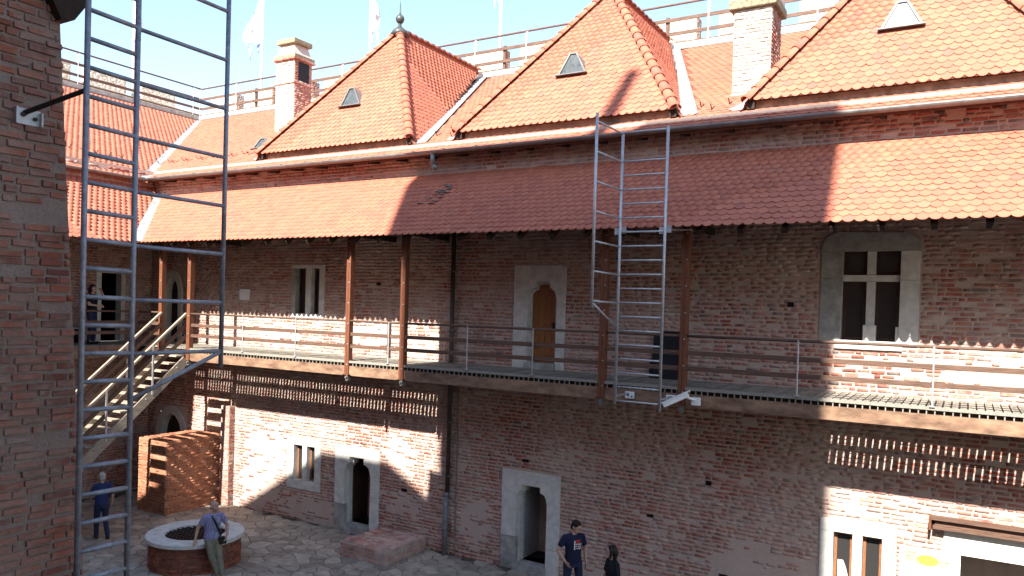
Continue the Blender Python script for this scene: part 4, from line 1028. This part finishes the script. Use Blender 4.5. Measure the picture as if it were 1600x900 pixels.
# ------------------------------------------------------------------ parapet walk behind the roofs
def parapet(name, label, p, q, n_gap, z0=13.4, zw=15.05, zt=15.85, t=.5, mer=1.75, gap=.75):
    th = thing(name, label, "parapet", p)
    p = Vector(p); q = Vector(q); d = (q - p).normalized(); nrm = Vector((d.y, -d.x, 0)); L = (q - p).length
    def bx(mb, a, b, z0, z1):
        vs = []
        for z in (z0, z1):
            for s, k in ((a, 0), (b, 0), (b, t), (a, t)): v = p + d * s - nrm * k; vs.append((v.x, v.y, z))
        mb.add(vs, [(3, 2, 1, 0), (4, 5, 6, 7), (0, 1, 5, 4), (1, 2, 6, 5), (2, 3, 7, 6), (3, 0, 4, 7)])
    mb = MB(); bx(mb, 0, L, z0, zw); wl = mb.build("wall", "pale_mortar", th)
    fr = flat_frame((p.x, p.y, 0), d, (0, 0, 1))
    lay_bricks(wl, brick_rows(0, L, z0 + .9, zw, .08, .27), fr, "pale_sunlit_brick", 0)
    s = n_gap
    while s + mer < L:
        m = MB(); bx(m, s, s + mer, zw + .004, zt); mo = m.build("merlon", "pale_mortar", th)
        lay_bricks(mo, brick_rows(s, s + mer, zw + .02, zt, .08, .27), fr, "pale_sunlit_brick", 0)
        e = p + d * (s + mer)
        lay_bricks(mo, brick_rows(0, t, zw + .02, zt, .08, .25), flat_frame((e.x, e.y, 0), -nrm, (0, 0, 1)), "brick", 0)  # ends laid darker than the sunlit fronts
        s += mer + gap
    return th
parapet("parapet_wall", "pale brick battlements behind the long tiled roof", (-32.9, 25.2, 13.4), (9, 25.2, 13.4), .6)
parapet("parapet_wall", "pale brick battlements above the roof on the far left", (-32.9, 4, 13.4), (-32.9, 25.1, 13.4), .4)
wk = MB().box(-30.4, 9, TY + .07, 25.2, TZ2 - .3, TZ2 + .02).box(-32.9, -30.05, 3, 25.2, TZ2 - .3, TZ2 + .018).build("parapet_walk", "plaster"); tag(wk, kind="structure")
kb = MB().box(-30.1, 9, TY + .08, TY + .25, TZ2 + .02, TZ2 + .24).build("walk_kerb", "plaster"); tag(kb, kind="structure")
kb2 = MB().box(-30.4, -30.1, 3, TY + .08, TZ2 + .02, TZ2 + .24).build("walk_kerb", "stone_dark"); tag(kb2, kind="structure")
def railing(label, p, q, stops, dstops):
    th = thing("parapet_railing", label, "railing", p)
    p = Vector(p); q = Vector(q); d = (q - p).normalized()
    MB().tube(p + Vector((0, 0, 1.45)), q + Vector((0, 0, 1.45)), .035, n=10).build("handrail", "rail", th, True)
    for z in (.98, .55): MB().bar(p + Vector((0, 0, z)), q + Vector((0, 0, z)), .05, .10).build("rail_board", "rail", th)
    MB().bar(p + Vector((0, 0, .26)), q + Vector((0, 0, .26)), .05, .05).build("toe_board", "rail", th)
    L = (q - p).length
    for s in stops:
        if s < L: c = p + d * s; MB().tube(c + Vector((0, 0, .05)), c + Vector((0, 0, 1.38)), .03, n=8).tube(c + Vector((0, 0, 1.38)), c + Vector((0, 0, 1.45)) + d * .06, .03, n=8).build("steel_post", "white", th)
    for s in dstops:
        c = p + d * s; MB().box(c.x - .05, c.x + .05, c.y + .03, c.y + .12, c.z + .1, c.z + 1.1).build("timber_stub", "rail", th)
railing("brown and white railing along the top of the long tiled roof", (-30.2, 23.05, 14.0), (9, 23.05, 14.0), [2.3, 5.4, 8.5, 11.7, 14.8, 16.9, 20.0, 23.2, 26.3, 29.4, 32.5], [3.5, 16.0, 21.9, 28.0])
railing("railing above the left roof meeting the other at the corner", (-30.2, 5.0, 14.0), (-30.2, 23.0, 14.0), [5, 8, 10.2, 12.4, 14.8, 17.6, 17.95], [])
# flags on poles
def flag(label, x, y, top, z_top, ht, side, fold, blue=False):
    th = thing("flagpole", label, "flag", (x, y, 13.9), "flags on poles along the battlements")
    MB().tube((x, y, 13.9), (x, y, top), .065, .05, 12).build("pole", "white", th, True)
    nu, nv = 9, 14; vs = []
    for j in range(nv):
        t = j / (nv - 1); wd = fold * (0.15 + .85 * math.sin(min(1.0, t * 1.15) * math.pi * .5)) * (1 - .25 * max(0, t - .8) / .2)
        for i in range(nu):
            s = i / (nu - 1)
            vs.append((x + side * (.06 + wd * s), y - .05 + .12 * math.sin(s * 9 + t * 3) * (.3 + t), z_top - ht * t - (.35 * s * (1 - t) + .12 * math.sin(s * 7)) * (1.0 if t > .05 else .3) * 1.0))
    a = MB().add(vs, [(j * nu + i, j * nu + i + 1, (j + 1) * nu + i + 1, (j + 1) * nu + i) for j in range(nv - 1) for i in range(nu - 1)]).build("cloth", "cloth", th, True, fix=False)
    zb = z_top - ht - .12
    ex_ = x + side * (.08 + fold * .55); ez_ = z_top - ht * .62
    MB().prism([[(ex_ - .11, ez_ + .16), (ex_ + .11, ez_ + .16), (ex_ + .11, ez_ - .04), (ex_, ez_ - .2), (ex_ - .11, ez_ - .04)]], lambda u, v, d: (u, y - .2 - d, v), 0, .012).build('crest', 'bluecloth' if blue else 'crest', th)
    for a0, b0, l in ((0.0, .3, .5), (.62, 1.0, .85)):
        k = fold * .75
        vs = [(x + side * (.06 + k * a0), y - .04, zb + .1), (x + side * (.06 + k * b0), y - .04, zb), (x + side * (.06 + k * (a0 + b0) / 2 + .03), y - .02, zb - l * .75), (x + side * (.06 + k * (a0 + b0) / 2), y - .08, zb - l * .75)]
        MB().add(vs, [(0, 1, 2, 3)]).build("flag_tail", "bluecloth" if blue else "cloth", th, fix=False)
flag("white flag with blue tail beyond the left chimney", -29.7, 26, 21.5, 20.6, 2.2, -1, 1.15, True)
flag("white flag drooping just left of the first turret finial", -22.9, 26, 21.5, 19.6, 1.7, 1, .62)
flag("white flag barely entering the frame above the middle roofs", -16.2, 26, 22.0, 19.6, 1.2, -1, .35)
flag("bare-looking white flagpole behind the middle turret ridge", -12.0, 26, 21.5, 20.2, 1.4, -1, .4)
flag("white and blue flag seen through the near ladder", -33.4, 21.8, 22.5, 19.5, 1.7, 1, .75, True)

# ------------------------------------------------------------------ unseen buildings behind the viewpoint, guessed and shaped for their shadows
sw = thing("castle_wing", "unseen brick wing guessed behind the viewpoint, shaped for its shadow on the courtyard", "building", (-8, -6, 0))
MB().box(-34, 12, -9, -2.2, 0, 13.1).build("wall", "far_brick", sw, fix=False)
MB().add([(-34, -1.5, 13.3), (12, -1.5, 13.3), (12, -6, 15.0), (-34, -6, 15.0), (-34, -10, 13.3), (12, -10, 13.3)], [(0, 1, 2, 3), (3, 2, 5, 4), (0, 4, 5, 1)]).build("roof", "underlay", sw, fix=False)
MB().add([(-18.95, -1.48, 13.32), (-5.6, -1.48, 13.32), (-5.6, -6.6, 13.3), (-18.95, -6.6, 13.3), (-13.45, -4, 18.8), (-11.15, -4, 18.8)], [(0, 1, 5, 4), (1, 2, 5), (2, 3, 4, 5), (3, 0, 4), (0, 3, 2, 1)]).build("hipped_roof", "underlay", sw, fix=False)  # ridge and hips set to throw the slanted shadow on the far wall
kp = thing("shadow_tower", "unseen brick tower guessed behind the viewpoint, shaped to cast the broad shadow", "tower", (-5, -7, 0))
MB().box(-9.2, -.9, -8, -4.5, 0, 25.6).build("wall", "far_brick", kp, fix=False)
MB().prism([[(-9.6, 0), (-9.6, 22.4), (-10.5, 25.7), (-10.5, 26.15), (-4.8, 26.3), (-4.6, 26.8), (-.75, 26.8), (-.75, 0)][::-1]], lambda u, v, d: (u, -4.5 + d, v), 0, .5).build("shadow_profile_front", "far_brick", kp)  # added slab, outline stepped and flared to shape the tower's shadow edges
for i in range(4): MB().box(-9.2 + i * 2.2, -9.2 + i * 2.2 + 1.3, -8, -7.6, 25.604, 26.4).build("merlon", "far_brick", kp, fix=False)
MB().tube((-5.85, -7, 25.7), (-5.0, -7, 31.6), .26, .18, 10).build("flagpole", "white", kp)  # unseen pole added, leaning and thickened to cast the soft turret shadow

# ------------------------------------------------------------------ people
def remesh(o, vox=.011, it=4):
    r = o.modifiers.new("remesh", 'REMESH'); r.mode = 'VOXEL'; r.voxel_size = vox; r.use_smooth_shade = True
    s = o.modifiers.new("smooth", 'SMOOTH'); s.factor = .5; s.iterations = it
    return o
class Body:
    def __init__(self, loc, face, scale):
        self.l = Vector(loc); self.a = face; self.s = scale
        self.R = Matrix.Rotation(face, 3, 'Z')
    def T(self, p): return self.l + self.R @ (Vector(p) * self.s)
def loft(mb, B, rings, n=16):
    vs = []
    for (c, rx, ry) in rings:
        for i in range(n):
            t = 2 * math.pi * i / n; vs.append(B.T((c[0] + rx * math.cos(t), c[1] + ry * math.sin(t), c[2])))
    fs = [(k * n + i, k * n + (i + 1) % n, (k + 1) * n + (i + 1) % n, (k + 1) * n + i) for k in range(len(rings) - 1) for i in range(n)]
    fs += [tuple(range(n - 1, -1, -1)), tuple(range((len(rings) - 1) * n, len(rings) * n))]
    mb.add(vs, fs)
def hand(mb, B, wrist, direction, palm_n, curl=.5, side=1):
    wv = Vector(wrist); d = Vector(direction).normalized(); nrm = Vector(palm_n); nrm = (nrm - d * nrm.dot(d)).normalized(); sd = d.cross(nrm)
    pc = wv + d * .085; s = B.s
    for k in range(4):
        o = (k - 1.5) * .019
        mb.cap(B.T(wv + d * .015 + sd * o * .6), B.T(pc + sd * o), .014 * s, .0125 * s, 8)
        L = (.062, .072, .068, .052)[k]
        m = pc + sd * o + (d * math.cos(curl * .5) + nrm * math.sin(curl * .5)) * L * .55
        e = m + (d * math.cos(curl * 1.3) + nrm * math.sin(curl * 1.3)) * L * .5
        mb.cap(B.T(pc + sd * o), B.T(m), .0105 * s, .0095 * s, 8); mb.cap(B.T(m), B.T(e), .0095 * s, .008 * s, 8)
    t0 = wv + d * .03 + sd * (-.026) * side; t1 = t0 + (d * .7 - sd * .7 * side + nrm * .2) * .045; t2 = t1 + (d * .9 - sd * .2 * side + nrm * .35) * .035
    mb.cap(B.T(t0), B.T(t1), .013 * s, .0115 * s, 8); mb.cap(B.T(t1), B.T(t2), .0115 * s, .009 * s, 8)
def person(label, loc, face, height, P, shirt, trousers, hair, shoe="leather", sleeve=.55, bald=False, long_hair=False, female=False, extra=None, skirt_len=None, mirror=False):
    """P: joints in a 1.75 m frame; y is forward"""
    s = height / 1.75; B = Body(loc, face, s)
    root = thing("person", label, "person", loc, "visitors in the courtyard")
    J = dict(pel=(0, 0, .93), wai=(0, 0, 1.08), che=(0, .01, 1.28), nec=(0, 0, 1.47), hea=(0, .02, 1.62))
    J.update(P); V = {k: Vector(v) for k, v in J.items() if isinstance(v, (tuple, list))}
    if mirror:
        for k in V: V[k].x *= -1
        P = {k: (tuple((-v[0], v[1], v[2])) if isinstance(v, tuple) else (-v if k == "hyaw" else v)) for k, v in P.items()}
    sw_ = .95 if female else 1.0
    for n in 'LR': V['sh' + n] = V['sh' + n] + Vector((-V['sh' + n].x * .10, 0, -.022))
    body = MB()
    tor = [(V['pel'] - Vector((0, 0, .06)), .15, .105), (V['pel'] + Vector((0, 0, .05)), .155, .11), (V['wai'], .135 * sw_, .10), (V['che'], .165 * sw_, .112), (V['che'] + (V['nec'] - V['che']) * .55, .135 * sw_, .095), (V['che'] + (V['nec'] - V['che']) * .9, .09, .07), (V['nec'], .055, .055)]
    loft(body, B, tor)
    h = V['hea']; yaw = P.get('hyaw', 0); pitch = P.get('hpitch', 0)
    HR = Matrix.Rotation(yaw, 3, 'Z') @ Matrix.Rotation(pitch, 3, 'X')
    hp = lambda x, y, z: B.T(h + HR @ Vector((x, y, z)))
    RR = B.R @ HR
    body.cap(B.T(V['nec'] - Vector((0, 0, .05))), hp(0, -.015, -.06), .055 * s, .052 * s)
    body.ell(hp(0, -.008, .02), .076 * s, .096 * s, .108 * s, 18, 14, RR); body.ell(hp(0, .022, -.055), .056 * s, .066 * s, .062 * s, 14, 10, RR)
    body.cap(hp(0, .088, .012), hp(0, .108, -.022), .011 * s, .016 * s, 8); body.cap(hp(-.026, .080, -.062), hp(.026, .080, -.062), .011 * s, .011 * s, 8)
    body.cap(hp(-.03, .084, .034), hp(.03, .084, .034), .012 * s, .012 * s, 8)
    for sd in (-1, 1): body.ell(hp(sd * .078, -.008, 0), .012 * s, .02 * s, .033 * s, 10, 8, RR)
    sh = MB(); tr = MB(); so = MB()
    for sd, n in (((1, 'L'), (-1, 'R')) if mirror else ((-1, 'L'), (1, 'R'))):
        S_, E_, W_ = V['sh' + n], V['el' + n], V['wr' + n]
        body.cap(B.T(S_), B.T(E_), .050 * s * sw_, .040 * s * sw_); body.cap(B.T(E_), B.T(W_), .040 * s * sw_, .027 * s * sw_)
        d = P.get('hd' + n, (W_ - E_)); hand(body, B, W_, d, P.get('pn' + n, (-sd, 0, 0)), P.get('cu' + n, .45), -sd)
        sh.cap(B.T(S_), B.T(S_ + (E_ - S_) * sleeve), .058 * s * sw_, .062 * s * sw_)
        sh.cap(B.T(S_), B.T(V['che'] + (V['nec'] - V['che']) * .82), .050 * s, .062 * s)
        H_, K_, A_, T_ = V['hp' + n], V['kn' + n], V['an' + n], V['to' + n]
        body.cap(B.T(H_), B.T(K_), .080 * s, .055 * s); body.cap(B.T(K_), B.T(A_), .055 * s, .038 * s); body.cap(B.T(A_), B.T(T_), .038 * s, .03 * s)
        tr.cap(B.T(H_), B.T(K_), .095 * s, .068 * s); tr.cap(B.T(K_), B.T(A_ + Vector((0, 0, .0))), .068 * s, .056 * s)
        so.cap(B.T(A_ + Vector((0, -.03, -.035))), B.T(T_), .045 * s, .036 * s); so.cap(B.T(A_ + Vector((0, -.03, -.04))), B.T(A_ + Vector((0, .0, .02))), .045 * s, .043 * s)
    bo = remesh(body.build("body", "skin", root), .010, 3)
    e = .017
    hem = V['pel'] + Vector((0, 0, .0 if skirt_len is None else -skirt_len))
    loft(sh, B, [(hem - Vector((0, 0, .02)), .168, .128), (V['pel'] + Vector((0, 0, .06)), .172, .13), (V['wai'], .155 * sw_ + .005, .122), (V['che'], .18 * sw_, .128), (V['che'] + (V['nec'] - V['che']) * .55, .155 * sw_, .112), (V['che'] + (V['nec'] - V['che']) * .95, .072, .07)])
    remesh(sh.build("shirt", shirt, root), .012, 3)
    loft(tr, B, [(V['pel'] - Vector((0, 0, .11)), .15, .115), (V['pel'] - Vector((0, 0, .02)), .165, .122), (V['pel'] + Vector((0, 0, .07)), .160, .118)])
    remesh(tr.build("trousers", trousers, root), .012, 3)
    remesh(so.build("shoes", shoe, root), .010, 2)
    hr = MB()
    if not bald:
        hr.ell(hp(0, -.020, .042), .084 * s, .100 * s, .098 * s, 18, 12, RR); hr.ell(hp(0, -.055, -.01), .078 * s, .058 * s, .085 * s, 14, 10, RR)
        hr.cap(hp(-.035, .045, .095), hp(.035, .045, .095), .024 * s, .024 * s, 8)
        if long_hair:
            for sd in (-1, 1): hr.cap(hp(sd * .072, .005, .04), hp(sd * .075, .01, -.10), .032 * s, .024 * s)
            hr.cap(hp(0, -.085, .0), hp(0, -.08, -.13), .06 * s, .045 * s)
            hr.cap(hp(-.05, -.08, .0), hp(-.045, -.075, -.12), .05 * s, .035 * s); hr.cap(hp(.05, -.08, .0), hp(.045, -.075, -.12), .05 * s, .035 * s)
    else:
        for sd in (-1, 1): hr.cap(hp(sd * .072, -.03, .0), hp(sd * .05, -.082, -.03), .020 * s, .024 * s)
        hr.cap(hp(-.05, -.085, -.03), hp(.05, -.085, -.03), .024 * s, .024 * s)
    remesh(hr.build("hair", hair, root), .009, 2)
    for sd in (-1, 1): MB().ell(hp(sd * .031, .083, .016), .011 * s, .006 * s, .006 * s, 8, 6, RR).build("eye", "hair_dark", root)
    if extra: extra(root, B, V, hp)
    return root

# old man leaning on the well rim
def old_extra(root, B, V, hp):
    st_ = MB()
    a = V['che'] + (V['nec'] - V['che']) * .75 + Vector((.06, .075, 0)); b = V['che'] + Vector((-.05, .135, -.06)); c = V['pel'] + Vector((-.17, .10, .05))
    for p, q in ((a, a + (b - a) * .5 + Vector((0, .05, 0))), (a + (b - a) * .5 + Vector((0, .05, 0)), b), (b, c)): st_.bar(B.T(p), B.T(q), .035, .008, B.R @ Vector((0, 1, 0)))
    st_.build("bag_strap", "leather", root)
    smooth_mod(MB().bar(B.T(c + Vector((.06, .04, -.10))), B.T(c + Vector((-.10, .03, -.09))), .07, .17).build("shoulder_bag", "leather", root), .02)
    MB().lathe(B.T(V['pel'] + Vector((0, 0, .045))), [(.12, -.02), (.12, .02)], 12).build("belt", "leather", root)
ox, oy = -13.72, 11.05
fa = math.atan2(0 - oy, 0 - ox) - math.pi / 2 + .25
person("elderly man in checked shirt and khaki trousers leaning on the well", (ox, oy, 0), fa, 1.73, dict(
    pel=(-.02, -.16, .86), wai=(-.02, -.17, 1.02), che=(-.01, -.14, 1.22), nec=(0, -.10, 1.42), hea=(.0, -.07, 1.565), hyaw=-.45, hpitch=.30,
    shL=(-.19, -.13, 1.36), elL=(-.30, -.22, 1.10), wrL=(-.36, -.17, .88), hdL=(-.25, .4, -1), pnL=(0, -1, 0), cuL=.3,
    shR=(.19, -.13, 1.36), elR=(.29, -.12, 1.10), wrR=(.25, .02, .92), hdR=(-.4, .6, -.6), pnR=(-1, 0, -.3),
    hpL=(-.09, -.15, .84), knL=(-.06, .02, .47), anL=(.08, .06, .09), toL=(.08, .20, .045),
    hpR=(.09, -.15, .84), knR=(.10, .04, .47), anR=(.14, .16, .09), toR=(.16, .30, .045)), "check", "khaki", "hair_grey", bald=True, extra=old_extra, mirror=True)
# grey-haired man walking behind the near ladder
person("grey-haired man in dark blue shirt walking behind the near ladder", (-18.2, 11.3, 0), rad(75), 1.66, dict(
    hea=(0, .05, 1.61), nec=(0, .02, 1.47), shL=(-.19, .0, 1.42), elL=(-.24, .08, 1.15), wrL=(-.2, .26, 1.0), shR=(.19, .0, 1.42), elR=(.24, -.06, 1.15), wrR=(.24, .02, .92),
    hpL=(-.09, 0, .9), knL=(-.09, .12, .5), anL=(-.09, .10, .09), toL=(-.1, .24, .045), hpR=(.09, 0, .9), knR=(.09, .02, .5), anR=(.09, -.2, .12), toR=(.1, -.08, .045)), "blue", "denim", "hair_grey", sleeve=.8)
# man in printed navy shirt
def print_extra(root, B, V, hp):
    c = V['che'] + Vector((-.03, .128, .0))
    def patch(x0, x1, z0, z1, m, nm):
        vs = []
        for x, z in ((x0, z0), (x1, z0), (x1, z1), (x0, z1)):
            y = math.sqrt(max(0.0, 1 - ((c.x + x) / .2) ** 2)) * .131 + .016; vs.append(B.T((c.x + x, V['che'].y + y, c.z + z)))
        MB().add(vs, [(3, 2, 1, 0)]).build(nm, m, root, fix=False)
    # columns of block letters, red upper block, white rows below (partly hidden from reading by the folds)
    for i in range(4): patch(.045, .07, -.09 + i * .045, -.052 + i * .045, "whiteprint", "shirt_print")
    patch(-.055, .035, .03, .10, "red", "shirt_print")
    for r in range(3):
        x = .035
        while x > -.075:
            wv = random.uniform(.008, .018); patch(x - wv, x, .0 - r * .04, .024 - r * .04, "whiteprint" if random.random() < .75 else "red", "shirt_print"); x -= wv + .005
nx_, ny_ = -6.66, 14.0
fa = math.atan2(0 - ny_, 0 - nx_) - math.pi / 2 + .35
person("dark-haired man in navy T-shirt with white and red print", (nx_, ny_, 0), fa, 1.80, dict(
    hea=(.03, .05, 1.60), nec=(0, .02, 1.47), hyaw=-.55, hpitch=-.35,
    shL=(-.2, 0, 1.42), elL=(-.31, -.02, 1.14), wrL=(-.2, .12, .96), shR=(.2, 0, 1.42), elR=(.27, -.06, 1.14), wrR=(.26, .02, .9),
    hpL=(-.1, 0, .9), knL=(-.13, .03, .5), anL=(-.14, 0, .09), toL=(-.16, .14, .045), hpR=(.1, 0, .9), knR=(.14, .03, .5), anR=(.17, -.02, .09), toR=(.19, .12, .045)), "navy", "denim", "hair_dark", extra=print_extra, mirror=True)
wx, wy = -5.55, 13.40
person("woman with dark bobbed hair in a loose black top", (wx, wy, 0), math.atan2(-.9, -.6) - math.pi / 2, 1.63, dict(
    hea=(.0, .04, 1.61), hyaw=-.55, hpitch=.12, shL=(-.17, 0, 1.41), elL=(-.22, .02, 1.14), wrL=(-.14, .2, 1.02), shR=(.17, 0, 1.41), elR=(.22, .02, 1.14), wrR=(.14, .2, 1.02),
    hpL=(-.09, 0, .9), knL=(-.09, .03, .5), anL=(-.09, 0, .09), toL=(-.1, .14, .045), hpR=(.09, 0, .9), knR=(.09, .03, .5), anR=(.09, -.02, .09), toR=(.1, .12, .045)), "blackcloth", "blackcloth", "hair_dark", long_hair=True, female=True, sleeve=.75, skirt_len=.08)
person("dark-clad visitor shading their eyes on the shaded left gallery", (-21.2, 12.75, DECK), rad(-65), 1.68, dict(
    hyaw=-.2, shL=(-.18, 0, 1.41), elL=(-.30, .18, 1.36), wrL=(-.12, .2, 1.56), shR=(.18, 0, 1.41), elR=(.24, .06, 1.16), wrR=(.05, .24, 1.12),
    hpL=(-.09, 0, .9), knL=(-.09, .03, .5), anL=(-.09, 0, .09), toL=(-.1, .14, .045), hpR=(.09, 0, .9), knR=(.09, .03, .5), anR=(.09, -.02, .09), toR=(.1, .12, .045)), "blackcloth", "denim", "hair_dark", long_hair=True)
